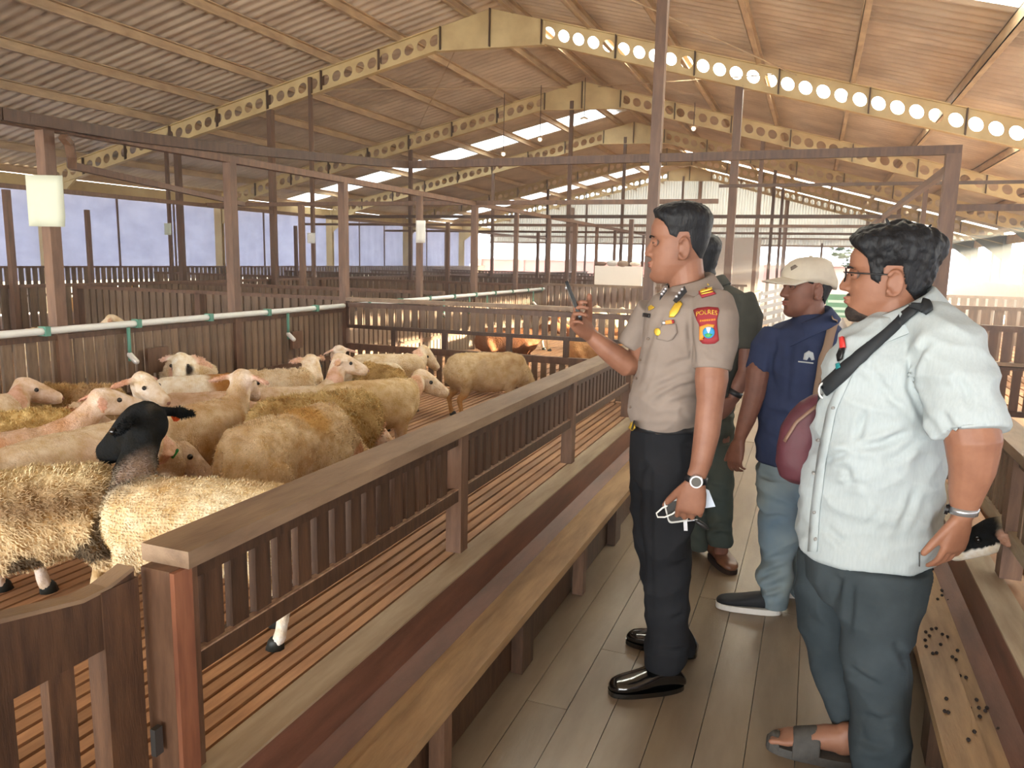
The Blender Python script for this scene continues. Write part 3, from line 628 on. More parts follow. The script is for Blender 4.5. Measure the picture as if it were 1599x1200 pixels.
# ================================================================== SHEEP
FLOOR = .40
WOOL = mat('fleece', (255, 255, 255), .92, (226, 208, 176), 22, vcol=True, bump=.5, bscale=90, bdist=.012, spec=.1)
CURL = mat('fleece_curly', (255, 255, 255), .95, (206, 180, 140), 20, vcol=True, bump=.5, bscale=70, bdist=.012, spec=.05)
STRAND = mat('wool_strand', (255, 255, 255), .95, vcol=True, spec=.05)
EYE = mat('sheep_eye', (22, 18, 16), .15, spec=.7); HOOF = mat('hoof', (38, 40, 36), .5)
CREAM, TAN, PINKY, DIRTY, WHITE, YEL, FACE, BLACK, BROWN = [L3(c) for c in ((232, 218, 194), (198, 168, 130), (218, 194, 174), (168, 136, 102), (238, 232, 220), (214, 186, 136), (232, 216, 202), (30, 32, 34), (126, 84, 58))]
SHEEP_POS = []
def sheep(label, at, heading, s=.84, head=None, hf=None, pitch=-22, neck=.2, wool=.0, c1=CREAM, c2=TAN, face=FACE, legc=None, ears=1., patch=None, tag_col=None, pos=None, hdz=.12, name='sheep', group='sheep in the pen', tail=True, zfl=FLOOR, eyes=True, hk=1.16, vox=.0105, strands=14000):
    p = np.array(pos, float) if pos is not None else onZ(at[0], at[1], zfl + .56 * s)
    vd_ = _n(p[:2]); r_ = np.array([vd_[1], -vd_[0]])
    D = lambda a: math.cos(math.radians(a)) * r_ + math.sin(math.radians(a)) * vd_
    fw = D(heading); lf = np.array([-fw[1], fw[0]])
    nb = p[:2] + fw * .27 * s; nlen = neck * s / .84
    hdir = fw; hz = zfl + (.47 + hdz) * s
    if head is not None:
        best = None
        for a in np.arange(-120, 121, 2.):
            q = nb + D(heading + a) * nlen; e = abs(proj((q[0], q[1], zfl + .6))[0] - head[0]) + abs(a) * .05
            if best is None or e < best[0]: best = (e, heading + a)
        hdir = D(best[1]); q = nb + hdir * nlen
        d = ray(*head); t = (q @ vd_) / (d[:2] @ vd_); hz = (CAM + t * d)[2]
    q = nb + hdir * nlen
    tol = lambda w2: np.array([(w2 - p[:2]) @ fw, (w2 - p[:2]) @ lf])
    h0 = tol(q); H = np.array([h0[0], h0[1], hz - zfl])                       # head centre in local coordinates
    hd = D(hf if hf is not None else heading); hdl = np.array([hd @ fw, hd @ lf]); pr = math.radians(pitch)
    HF = np.array([hdl[0] * math.cos(pr), hdl[1] * math.cos(pr), math.sin(pr)]); HS = _n(np.cross([0, 0, 1], HF)); HU = np.cross(HF, HS)
    g = Geo(); S_ = s
    # trunk: rump, loin, barrel, withers, chest
    T = [(-.365, .40, .045, .06), (-.345, .405, .09, .11), (-.29, .408, .128, .145), (-.18, .402, .142, .158), (-.05, .392, .152, .170), (.08, .390, .150, .170), (.19, .398, .138, .162), (.27, .410, .112, .140), (.325, .415, .07, .095), (.345, .415, .03, .045)]
    wl = wool * .9
    g.loft([((x * S_, 0, z * S_), (0, (a + wl) * S_, 0), (0, 0, (b + wl * .8) * S_)) for x, z, a, b in T], 24, 2.15)
    NB = np.array([.24, 0, .445]) * S_; hb = H - HF * .05 * S_
    mid = (NB + hb) / 2 + np.array([.03, 0, -.01]) * S_
    g.tube([NB - np.array([.06, 0, .0]) * S_, NB, mid, hb], [((.09 + wl) * S_, (.125 + wl) * S_), ((.082 + wl) * S_, (.115 + wl) * S_), ((.06 + wl * .6) * S_, (.078 + wl * .6) * S_), (.052 * S_, .06 * S_)], 16)
    hs = S_ * hk
    hl = [(-.085, .012, .03, .035), (-.065, .012, .052, .058), (-.02, .01, .060, .066), (.03, .002, .054, .060), (.075, -.006, .043, .050), (.115, -.012, .036, .041), (.145, -.015, .031, .034), (.158, -.017, .018, .02)]
    g.loft([(H + HF * x * hs + HU * z * hs, HS * a * hs, HU * b * hs) for x, z, a, b in hl], 16)
    for sd in (1, -1):
        e0 = H - HF * .045 * hs + HU * .035 * hs + HS * sd * .05 * hs
        ed = _n(HS * sd * .85 - HF * .25 - HU * .35); en = _n(np.cross(ed, HF)); ew = np.cross(en, ed)
        L_ = .055 * ears * hs
        g.loft([(e0 - ed * .01, ew * .018 * hs, en * .012 * hs), (e0 + ed * L_ * .6, ew * .026 * hs, en * .011 * hs), (e0 + ed * L_ * 1.3, ew * .026 * hs, en * .010 * hs), (e0 + ed * L_ * 1.9, ew * .014 * hs, en * .008 * hs), (e0 + ed * L_ * 2.1, ew * .004 * hs, en * .004 * hs)], 10)
    # legs
    hooves = []
    for sd in (1, -1):
        y = .085 * sd * S_; k = .03 * sd
        fl_ = [(.20, .36, .062, .075), (.205 + k, .27, .045, .055), (.215 + k, .18, .029, .032), (.21 + k, .10, .021, .022), (.215 + k, .045, .024, .026), (.225 + k, .015, .024, .024)]
        hl_ = [(-.245, .38, .075, .10), (-.225 - k, .29, .06, .085), (-.255 - k, .215, .038, .045), (-.30 - k, .165, .027, .03), (-.285 - k, .09, .021, .023), (-.275 - k, .04, .024, .026), (-.262 - k, .015, .024, .024)]
        for leg in (fl_, hl_):
            g.tube([(x * S_, y * (1 if z > .2 else .95), z * S_) for x, z, a, b in leg], [(a * S_, b * S_) for x, z, a, b in leg], 12, up=(0, 1, 0))
            hooves.append((leg[-1][0] * S_, y * .95))
    if tail: g.tube([(-.35 * S_, 0, .47 * S_), (-.375 * S_, 0, .40 * S_), (-.37 * S_, 0, .31 * S_)], [(.03 * S_, .022 * S_), (.036 * S_, .02 * S_), (.016 * S_, .012 * S_)], 10)
    me = remesh(g, vox, 3, .5, 'body')
    co = coords(me).astype(float); no = normals(me)
    hdist = np.linalg.norm(co - (H + HF * .03 * hs), axis=1); ishead = np.clip((.135 * hs - hdist) / (.03 * hs), 0, 1)
    neckd = np.linalg.norm(co - mid, axis=1)
    isleg = np.clip((.25 * S_ - co[:, 2]) / (.06 * S_), 0, 1)
    woolm = (1 - ishead) * (1 - isleg * .8)
    sd_ = (abs(hash(label)) % 97) if False else sum(map(ord, label)) % 97
    if wool > 0:
        d = np.array([nz(c, 19, sd_) + .8 * nz(c, 42, sd_ + 3) for c in co])
        co2 = co + no * (d * min(wool, .014) * 1.0 * woolm)[:, None]
    else:
        d = np.array([nz(c, 9, sd_) for c in co]); co2 = co + no * (d * .006 * woolm)[:, None]
    n1 = np.array([.5 + .5 * nz(c, 5, sd_ + 11) + .28 * nz(c, 17, sd_ + 5) for c in co]).clip(0, 1)
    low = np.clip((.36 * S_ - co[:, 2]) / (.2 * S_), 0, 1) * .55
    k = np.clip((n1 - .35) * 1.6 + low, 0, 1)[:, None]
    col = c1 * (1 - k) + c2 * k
    lc = face if legc is None else legc
    col = col * (1 - isleg[:, None]) + lc * isleg[:, None]
    col = col * (1 - ishead[:, None]) + face * ishead[:, None]
    pk = np.clip((hdist - .105 * hs) / (.02 * hs), 0, 1) * ((co - H) @ HF < 0) * (hdist < .2 * hs) * (np.abs((co - H) @ HS) > .062 * hs)
    col = col * (1 - pk[:, None] * .5) + L3((222, 160, 146)) * pk[:, None] * .5
    if patch is not None: col = patch(co, col, dict(H=H, HF=HF, HS=HS, HU=HU, hs=hs, hdist=hdist, n1=n1, mid=mid, neckd=neckd, s=S_, ishead=ishead))
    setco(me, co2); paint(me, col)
    root = empty(name, (p[0], p[1], zfl), label, 'sheep', None); root.rotation_euler[2] = math.atan2(fw[1], fw[0])
    meshobj('body', me, CURL if wool > .012 else WOOL, root, True, loc=(0, 0, 0))
    # wool strands over the fleece, combed down and back
    if strands:
        wi = np.where(woolm > .45)[0]; n_ = int(strands * (1.7 if np.hypot(p[0], p[1]) < 3 else 1)); pick = rng.choice(wi, n_); P0 = co2[pick]; N0 = no[pick].astype(float)
        cmb = np.array([-.55, 0, -.55]) + rng.normal(size=(n_, 3)) * (.55 if wool > .009 else .3)
        cmb -= N0 * (cmb * N0).sum(1)[:, None]
        Ls = (.006 + .75 * min(wool, .02)) * rng.uniform(.6, 1.3, n_) * (.5 + .5 * woolm[pick]); d1 = N0 * .75 + cmb * .6; d1 /= np.linalg.norm(d1, axis=1)[:, None]; d2 = N0 * .15 + cmb * 1.0; d2 /= np.linalg.norm(d2, axis=1)[:, None]
        sdv = np.cross(d1, N0); sdv /= np.linalg.norm(sdv, axis=1)[:, None] + 1e-9; wv = .0010 + .035 * Ls
        B = P0 - N0 * .002; M1 = B + d1 * Ls[:, None] * .6; E1 = M1 + d2 * Ls[:, None] * .6
        vv = np.stack([B + sdv * wv[:, None], B - sdv * wv[:, None], M1 + sdv * wv[:, None] * .7, M1 - sdv * wv[:, None] * .7, E1], 1).reshape(-1, 3); q = np.arange(n_)[:, None] * 5
        f4 = (q + np.array([0, 1, 3, 2])).tolist(); f3 = (q + np.array([2, 3, 4])).tolist()
        sm = bpy.data.meshes.new('fleece'); sm.from_pydata(vv.tolist(), [], f4 + f3); sm.update()
        cc = np.repeat(col[pick] * rng.uniform(.86, 1.12, n_)[:, None], 5, 0); paint(sm, np.clip(cc, 0, 1))
        meshobj('fleece', sm, STRAND, root, True, loc=(0, 0, 0))['kind'] = 'stuff'
    if eyes:
        for sd in (1, -1):
            Geo().ball(H + HF * .028 * hs + HU * .022 * hs + HS * sd * .053 * hs, .0105 * hs / .9, n=10, m=7).build('eye', EYE, root, True, loc=(0, 0, 0))
        gn = Geo().ball(H + HF * .153 * hs - HU * .012 * hs, (.016 * hs, .012 * hs, .011 * hs), np.stack([HS, HU, HF]), 10, 7)
        gn.build('nose', mat('sheep_nose', (150, 108, 98), .5) if face is not BLACK else HOOF, root, True, loc=(0, 0, 0))
    for x, y in hooves:
        Geo().loft([((x + .004, y, .0), (.034 * S_, 0, 0), (0, .029 * S_, 0)), ((x, y, .03 * S_), (.028 * S_, 0, 0), (0, .026 * S_, 0)), ((x - .002, y, .042 * S_), (.02 * S_, 0, 0), (0, .02 * S_, 0))], 10).build('hoof', HOOF, root, True, loc=(0, 0, 0))
    if tag_col is not None:
        sd, c = tag_col
        e0 = H - HF * .055 * hs + HU * .012 * hs + HS * sd * .105 * hs
        Geo().loft([(e0 + HF * .012, HS * .014, HU * .022), (e0 + HF * .018, HS * .014, HU * .022)], 8, 4).loft([(e0 - HF * .018, HS * .012, HU * .012), (e0 - HF * .012, HS * .012, HU * .012)], 8).build('ear_tag', mat('tag_%d_%d' % c[:2], c, .4), root, loc=(0, 0, 0))
    SHEEP_POS.append((label[:40], np.round(p[:2], 2), heading)); return root
def mixc(col, m, c): m = np.clip(m, 0, 1)[:, None]; return col * (1 - m) + c * m
def p_spots(co, col, q):
    n2 = np.array([nz(c * np.array([1, 1, .6]), 10, 7) for c in co]); m = np.clip((n2 - .10) * 14, 0, 1) * np.clip((.46 * q['s'] - co[:, 2]) * 20, 0, 1) * (co[:, 2] > .24 * q['s']) * .85
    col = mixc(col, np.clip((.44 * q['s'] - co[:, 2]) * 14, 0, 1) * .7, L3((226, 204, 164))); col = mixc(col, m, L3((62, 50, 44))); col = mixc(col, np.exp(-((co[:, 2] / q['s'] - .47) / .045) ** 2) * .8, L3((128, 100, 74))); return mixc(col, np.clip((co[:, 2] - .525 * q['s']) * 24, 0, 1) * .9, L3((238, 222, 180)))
def p_blackhead(co, col, q):
    col = mixc(col, np.clip((.115 * q['hs'] - q['neckd'] + .05) * 14, 0, 1) * .85, L3((112, 100, 92)))
    m = np.maximum(np.clip((.158 * q['hs'] - q['hdist']) * 22, 0, 1), (np.abs((co - q['H']) @ q['HS']) > .058 * q['hs']) * (q['hdist'] < .26 * q['hs']) * ((co - q['H']) @ q['HU'] > -.05)); return mixc(col, m, BLACK)
def p_panda(co, col, q):
    d = np.minimum(*[np.linalg.norm(co - (q['H'] + q['HF'] * .04 * q['hs'] + q['HS'] * sd * .056 * q['hs'] - q['HU'] * .005), axis=1) for sd in (1, -1)])
    col = mixc(col, (.042 * q['hs'] - d) * 60, L3((64, 54, 50)))
    return mixc(col, (.05 * q['hs'] - np.linalg.norm(co - (q['H'] + q['HF'] * .155 * q['hs'] - q['HU'] * .02 * q['hs']), axis=1)) * 60, L3((52, 46, 44)))
def p_back(c, x0=-.1, r=.15):
    def f(co, col, q):
        d = np.hypot(co[:, 0] - x0 * q['s'], (co[:, 2] - .55 * q['s'])); return mixc(col, (r * q['s'] - d + .05 * (q['n1'] - .5)) * 25, c)
    return f
sheep('long-woolled sheep with dark speckled flank, nearest the gate', (10, 742), 176, .84, head=(-170, 690), hf=185, wool=.013, c1=L3((220, 198, 156)), c2=L3((170, 138, 100)), legc=L3((226, 196, 152)), patch=p_spots)
sheep('cream sheep with black head, grey neck and orange ear tag', (312, 752), 152, .84, head=(217, 674), hf=140, pitch=-26, neck=.17, wool=.006, c1=L3((234, 220, 188)), c2=L3((214, 188, 146)), face=BLACK, legc=WHITE, patch=p_blackhead, tag_col=(-1, (232, 92, 40)), ears=1.0, hk=1.34)
sheep('shorn cream sheep with green ear tag, head lowered behind the black-headed one', (122, 672), 38, .90, head=(272, 712), hf=2, pitch=-36, neck=.24, c1=CREAM, c2=PINKY, tag_col=(-1, (40, 160, 84)))
sheep('shorn pinkish sheep with large pink ear, raising its neck at frame edge', (-25, 678), 8, .76, head=(168, 630), hf=10, pitch=-6, neck=.26, c1=PINKY, c2=L3((206, 160, 128)), ears=1.3)
sheep('woolly sheep standing between the pink-eared sheep and the white back fence', (5, 648), 4, .8, head=(128, 655), hf=0, wool=.016, c1=L3((220, 196, 140)), c2=L3((168, 136, 88)))
sheep('shorn sheep whose pale head looks right at the frame edge', (-75, 622), 8, .8, head=(42, 612), hf=-8, pitch=-14, neck=.2, c1=CREAM, c2=PINKY, face=L3((222, 200, 182)))
sheep('woolly yellowish back seen behind the pale head at the frame edge', (116, 606), 150, .72, head=(60, 640), hf=160, wool=.02, c1=YEL, c2=TAN)
sheep('pink shorn sheep turning its white face back, red inside of ear showing', (318, 613), 182, .77, head=(226, 606), hf=-38, pitch=-24, neck=.16, c1=PINKY, c2=L3((214, 176, 146)), face=L3((240, 228, 212)), ears=1.2)
sheep('tan-stained sheep with raised neck and head turned away, centre of the flock', (296, 634), 42, .84, head=(381, 602), hf=62, pitch=-25, neck=.16, wool=.005, c1=CREAM, c2=L3((196, 160, 112)))
sheep('sheep with dark eye patches and black nose facing the camera', (290, 560), -62, .8, head=(262, 572), hf=-100, pitch=-30, neck=.14, wool=.01, c1=CREAM, c2=YEL, face=L3((244, 238, 224)), patch=p_panda)
sheep('sheep with a brown fleece patch on its back', (315, 586), 5, .76, head=(372, 612), hf=0, c1=WHITE, c2=CREAM, patch=p_back(L3((170, 124, 72)), .18, .17))
sheep('woolly sheep by the back fence, white face lowered towards the camera', (425, 580), 4, .74, head=(487, 572), hf=-58, pitch=-42, neck=.16, wool=.012, c1=CREAM, c2=YEL, face=L3((240, 226, 206)))
sheep('shorn sheep holding its neck upright in the middle of the flock', (450, 604), 6, .75, head=(538, 570), hf=2, pitch=-12, neck=.2, c1=CREAM, c2=PINKY, face=L3((232, 214, 194)))
sheep('sheep showing only head and pink ear behind the upright-necked one', (572, 566), 178, .70, head=(527, 552), hf=110, pitch=-10, neck=.15, c1=WHITE, c2=CREAM, ears=1.1)
sheep('pale sheep with grey muzzle near the end fence', (606, 553), 2, .78, head=(664, 556), hf=-18, pitch=-38, neck=.2, c1=CREAM, c2=L3((208, 188, 152)), face=L3((226, 210, 186)))
sheep('smooth tan sheep in profile looking towards the end fence', (578, 594), 26, .84, head=(664, 598), hf=-2, pitch=-22, neck=.24, wool=.0, c1=L3((226, 206, 168)), c2=L3((196, 166, 124)), face=L3((232, 216, 194)), ears=1.1)
sheep('sheep with thick curly yellow fleece hidden among the others', (497, 622), 24, .86, head=(590, 690), hf=0, pitch=-40, wool=.026, c1=L3((210, 186, 134)), c2=L3((172, 138, 88)))
sheep('large sheep seen from behind with a loose tuft on its back', (455, 647), 50, .92, head=(572, 735), hf=20, pitch=-50, neck=.2, wool=.008, c1=L3((224, 204, 170)), c2=L3((184, 152, 114)), patch=p_back(L3((196, 158, 100)), .05, .10))
sheep('lone grazing sheep near the end fence, head behind the front rail', (762, 552), 14, .82, head=(838, 628), hf=-20, pitch=-60, neck=.22, wool=.006, c1=L3((218, 198, 162)), c2=L3((180, 150, 114)), legc=L3((214, 172, 120)))
sheep('small woolly sheep squeezed behind the tan profile sheep', (592, 574), 120, .70, head=(560, 605), hf=150, wool=.02, c1=L3((222, 196, 140)), c2=L3((180, 148, 96)))
# second pen, middle pens, opposite pen
nl = 'sheep in other pens'
for lab, pos, hd_, c1, c2, wl, kw in (
    ('brown sheep in the second pen, seen through the feeding gap', (-2.75, 7.0), 5, BROWN, L3((96, 62, 44)), .0, {}),
    ('brown sheep standing farther along the second pen', (-2.0, 7.5), 180, L3((150, 100, 66)), BROWN, .0, {}),
    ('cream woolly sheep in the second pen under the held phone', (-2.15, 8.9), 80, YEL, CREAM, .02, {}),
    ('pale sheep in the second pen near the hanging drinkers', (-2.9, 9.3), 10, CREAM, TAN, .01, {}),
    ('tan sheep in the second pen close to the end fence', (-1.75, 6.75), 0, L3((214, 160, 110)), TAN, .0, {}),
    ('cream sheep lying behind the white piped fence, at frame edge', (-6.0, 4.75), 0, CREAM, YEL, .01, {}),
    ('cream sheep behind the white piped fence, facing right with raised head', (-5.6, 5.5), 0, CREAM, WHITE, .008, {'hdz': .1}),
    ('pale orange back of a sheep far off by the tarpaulin', (-9.3, 8.0), 0, L3((226, 176, 112)), TAN, .0, {'s': .95}),
    ('cream sheep far off before the curtain, behind the first dividers', (-6.6, 9.4), 10, CREAM, TAN, .01, {})):
    sheep(lab, None, hd_, kw.pop('s', .84), pos=pos, c1=c1, c2=c2, wool=wl, face=c1 if c1 is not YEL else CREAM, group=nl, hf=hd_, vox=.014, strands=1500, **kw)
sheep('cream sheep in the opposite pen, back beside the white shirt', None, -60, .84, pos=(1.42, 3.95), hf=-70, c1=L3((214, 190, 150)), c2=TAN, hdz=-.05)
sheep('dark-headed sheep in the opposite pen beyond the cream one', None, 175, .9, pos=(2.05, 4.75), hf=185, c1=BLACK, c2=L3((60, 54, 52)), face=BLACK, hdz=.06)
def p_bw(co, col, q): return mixc(col, ((co - q['H']) @ q['HU'] < -.012).astype(float) * (q['hdist'] < .2) * 1., WHITE)
sheep('black and white sheep pushing its head through the opposite fence to the trough', None, 185, .84, pos=(1.18, 3.05), hf=190, c1=WHITE, c2=CREAM, face=BLACK, patch=p_bw, hdz=-.30, neck=.3, pitch=-30)
for t_ in SHEEP_POS: print('SHEEP', *t_)
# ================================================================== PEOPLE
from mathutils.bvhtree import BVHTree
HAIR = mat('hair_black', (30, 32, 36), .55, (20, 20, 22), 60, (1, 1, .3), .6, 180, .004, spec=.3)
EYEW = mat('eye_white', (104, 88, 80), .35); IRIS = mat('iris_dark', (36, 24, 18), .2)
class Fig:
    def __init__(s, gu, gv, y=None):
        g = onZ(gu, gv, 0); s.g = g; s.d = -_n(np.array([g[0], g[1], 0])); s.r = np.array([-s.d[1], s.d[0], 0.]); s.z = V(0, 0, 1)
    def P(s, u, v, d=0.):
        R_ = ray(u, v); t = ((s.g - CAM) @ s.d + d) / (R_ @ s.d); return CAM + t * R_
    def sec(s, v, uL, uR, d=0., dh=.1, sk=0.):
        a, b = s.P(uL, v, d), s.P(uR, v, d); h = np.linalg.norm(b - a) / 2; ax = s.r * h + s.d * sk
        c = (a + b) / 2; return (c, ax, s.d * dh)
    def secs(s, L): return [s.sec(*q) for q in L]
    def px(s, n, d=0.): return np.linalg.norm(s.P(801, 600, d) - s.P(800, 600, d)) * n
    def M(s, f, l=None):
        """rotation with forward f given in (r, d, z)"""
        fw = _n(s.r * f[0] + s.d * f[1] + s.z * f[2]); lf = _n(np.cross(s.z, fw)); up = np.cross(fw, lf); return np.stack([fw, lf, up], 1)
    def dir(s, r, d, z): return _n(s.r * r + s.d * d + s.z * z)
HEADS = [(-.012, .070, .02, .018), (-.004, .082, -.005, .030), (.008, .089, -.02, .040), (.025, .0905, -.045, .050), (.045, .0865, -.06, .057), (.07, .086, -.072, .063), (.10, .086, -.084, .069), (.125, .086, -.091, .0735),
         (.135, .0925, -.094, .0750), (.165, .092, -.095, .0765), (.188, .082, -.090, .073), (.207, .062, -.076, .063), (.221, .032, -.05, .043), (.2275, .004, -.018, .014)]
def head(chin=0., nose=1., fat=0., ear=True):
    g = Geo(); n = 40; k0 = 0
    secs = [(V((f + b) / 2, 0, z), V((f - b) / 2, 0, 0), V(0, w + fat * max(0, 1 - abs(z - .05) / .07), 0)) for z, f, b, w in HEADS]
    zs = []; fine = []
    for (c0, a0, b0), (c1, a1, b1) in zip(secs[:-1], secs[1:]):
        for t in (0, .5): fine.append((c0 * (1 - t) + c1 * t, a0 * (1 - t) + a1 * t, b0 * (1 - t) + b1 * t))
    fine.append(secs[-1]); g.loft(fine, n, 2.25)
    vv = np.array(g.v); front = np.clip(vv[:, 0] / .06, 0, 1)
    for sd in (1, -1):
        e = np.exp(-(((vv[:, 1] - sd * .034) / .017) ** 2 + ((vv[:, 2] - .1135) / .011) ** 2)); vv[:, 0] -= .013 * e * front
        e = np.exp(-(((vv[:, 1] - sd * .036) / .022) ** 2 + ((vv[:, 2] - .085) / .016) ** 2)); vv[:, 0] += .004 * e * front
    e = np.exp(-(((vv[:, 1]) / .02) ** 2 + ((vv[:, 2] - .006) / .014) ** 2)); vv[:, 0] += (.004 + chin) * e * front
    e = np.exp(-(((vv[:, 1]) / .02) ** 2 + ((vv[:, 2] - .026) / .006) ** 2)); vv[:, 0] -= .005 * e * front
    g.v = [tuple(p) for p in vv]
    k = nose
    g.loft([(V(.083, 0, .130), V(.006, 0, 0), V(0, .009, 0)), (V(.086, 0, .115), V(.009, 0, 0), V(0, .008, 0)), (V(.089 + .003 * k, 0, .099), V(.013, 0, .0), V(0, .0105, 0)), (V(.090 + .007 * k, 0, .084), V(.016, 0, -.003), V(0, .014, 0)), (V(.088 + .006 * k, 0, .074), V(.015, 0, -.003), V(0, .016, 0)), (V(.086, 0, .068), V(.006, 0, 0), V(0, .012, 0))], 14)
    for sd in (1, -1): g.ball((.089, sd * .0145, .0765), (.012, .0085, .009), n=10, m=7)
    g.ball((.0890, 0, .0515), (.0095, .023, .0064), n=12, m=7); g.ball((.0875, 0, .0408), (.0095, .021, .0068), n=12, m=7); g.ball((.090 + .006 * k, 0, .0815), (.0145, .0135, .0110), n=12, m=8)
    if ear:
        for sd in (1, -1):
            c = V(-.006, sd * (.075 + fat * .2), .095); pts = [c + V(-.016 * math.cos(a) * 1. - .002, sd * .012 * (1 if True else 0) * (.5 - .5 * math.cos(a)) + sd * .002, .031 * math.sin(a)) for a in np.linspace(-2.5, 2.5, 14)]
            g.tube(pts, [.0058] * 14, 8); g.ball(c + V(0, sd * .004, 0), (.015, .005, .028), n=12, m=7); g.ball(c + V(.008, sd * .003, -.028), (.009, .006, .009), n=8, m=6)
    return g
def hand(g, w, f, p, s_, size=1., curls=((.5, .6, .4),) * 4, thumb=((.75, .65, .25), .35), spread=.0):
    w, f, p, s_ = [np.array(q, float) for q in (w, _n(np.array(f, float)), p, s_)]; p = _n(p - f * (p @ f)); s_ = _n(s_ - f * (s_ @ f) - p * (s_ @ p)); k = size
    g.loft([(w - f * .03 * k, s_ * .027 * k, p * .021 * k), (w, s_ * .028 * k, p * .020 * k), (w + f * .03 * k, s_ * .038 * k, p * .019 * k), (w + f * .065 * k, s_ * .043 * k, p * .016 * k), (w + f * .088 * k, s_ * .041 * k, p * .0135 * k), (w + f * .098 * k, s_ * .034 * k, p * .009 * k)], 18, 2.4)
    for i, (o, L_, r_) in enumerate(((.0325, .072, .0092), (.0108, .080, .0095), (-.0112, .074, .009), (-.0325, .057, .008))):
        q = w + f * (.088 - .004 * (i == 3)) * k + s_ * o * k; a = 0; pts = [q - f * .02 * k, q]; rad = [r_ * k, r_ * 1.05 * k]
        for j, fr in enumerate((.46, .30, .24)):
            a += curls[i][j]; dv = f * math.cos(a) + p * math.sin(a) + s_ * spread * (1.5 - i) * .12
            q = q + _n(dv) * L_ * fr * k; pts.append(q); rad.append(r_ * (1. - .1 * (j + 1)) * k)
        g.tube(pts, rad, 10)
    (tf, ts, tp), tc = thumb
    q = w + f * .022 * k + s_ * .026 * k; d = _n(f * tf + s_ * ts + p * tp); pts = [q - d * .012 * k, q]; rad = [.015 * k, .0145 * k]
    ax = _n(np.cross(d, p) if abs(d @ p) < .95 else s_)
    for j, L_ in enumerate((.042, .034, .027)):
        q = q + d * L_ * k; pts.append(q); rad.append((.0125, .011, .009)[j] * k)
        d = _n(d + tc * (f * .35 - s_ * .55 + p * .3))
    g.tube(pts, rad, 10)
def place_head(F_, u, v, f, scale=(1, 1, 1), d=0., **kw):
    """u, v: picture position of the ear line at chin height"""
    g = head(**kw); o = F_.P(u, v, d); M = F_.M(f); A = M @ np.diag(scale); g.xf(A, o); return g, o, A
def smoothstep(x): x = np.clip(x, 0, 1); return x * x * (3 - 2 * x)
def shell(me, o, A, maskf, thickf, name, m, parent, noise_amp=0., noise_sc=60, seed=0):
    co = coords(me).astype(float); no = normals(me).astype(float); L_ = (np.linalg.inv(A) @ (co - o).T).T
    near = (L_[:, 2] > -.06) & (L_[:, 2] < .26) & (np.abs(L_[:, 1]) < .11) & (np.abs(L_[:, 0]) < .14)
    mk = np.where(near, maskf(L_), 0)
    idx = np.where(mk > 0)[0]; mp = -np.ones(len(co), int); mp[idx] = np.arange(len(idx))
    fs = [tuple(mp[i] for i in p.vertices) for p in me.polygons if all(mp[i] >= 0 for i in p.vertices)]
    t = thickf(L_[idx]) * mk[idx] - .0025 * (1 - mk[idx])
    if noise_amp:
        t = t + noise_amp * np.clip(thickf(L_[idx]) / .016, .05, 1) * mk[idx] ** 2 * np.array([nz(L_[i] * [1, 1, .45], noise_sc, seed) + .5 * nz(L_[i], noise_sc * 2.3, seed + 4) for i in idx])
    g = Geo().add(co[idx] + no[idx] * t[:, None], fs); return g.build(name, m, parent, True)
def hairline(pts):
    xs, zs = zip(*sorted(pts)); return lambda L_: np.interp(L_[:, 0], xs, zs)
def eyes(F_, o, A, root, r_=.0112, brow=True, lips=True):
    sk = SKINS[root.name]
    for sd in (1, -1):
        c0 = V(.0742, sd * .033, .1130); c = o + A @ c0
        e = Geo().ball((0, 0, 0), r_, n=16, m=11).xf(A, c).build('eye', EYEW, root, True)
        Geo().ball((r_ * .62, sd * .0, 0), (.0052, .0068, .0068), n=12, m=7).xf(A, c).build('iris', IRIS, e, True)
        for nm, a0, a1 in (('upper_lid', 3, 100), ('lower_lid', -95, -17)):
            g = Geo(); n, m_ = 18, 7; vs = []; fs = []; R_ = r_ * 1.14
            for ii in range(n + 1):
                t = math.radians(-100 + 200 * ii / n)
                for k in range(m_ + 1):
                    q = math.radians(a0 + (a1 - a0) * k / m_); zz = math.sin(q); rr = math.cos(q)
                    vs.append((R_ * rr * math.cos(t) - .0 , R_ * rr * math.sin(t), R_ * zz - .0035 * (math.sin(t) ** 2) * (1 if a0 > 0 else -.6) * abs(math.cos(q))))
            for ii in range(n):
                for k in range(m_): q = ii * (m_ + 1) + k; fs.append((q, q + 1, q + m_ + 2, q + m_ + 1))
            g.add(vs, fs).xf(A, c).build(nm, sk, root, True)
        Geo().tube([(r_ * 1.12 * math.cos(t), r_ * 1.12 * math.sin(t), .0018 - .003 * math.sin(t) ** 2) for t in np.linspace(-1.1, 1.1, 9)], [.0009] * 9, 6).xf(A, c).build('lash_line', HAIR, root, True)
        if brow: Geo().tube([(.0935, sd * .015, .1300), (.0925, sd * .034, .1345), (.083, sd * .050, .1300)], [(.002, .0035), (.002, .0038), (.0015, .002)], 8, up=(1, 0, 0)).xf(A, o).build('eyebrow', HAIR, root, True)
    if lips:
        lm = mat('lip_%s' % sk.name, (148, 88, 78), .5)
        Geo().ball((.0912, 0, .0510), (.0082, .0205, .0046), n=14, m=7).ball((.0895, 0, .0412), (.0082, .0185, .0054), n=14, m=7).xf(A, o).build('lips', lm, root, True)
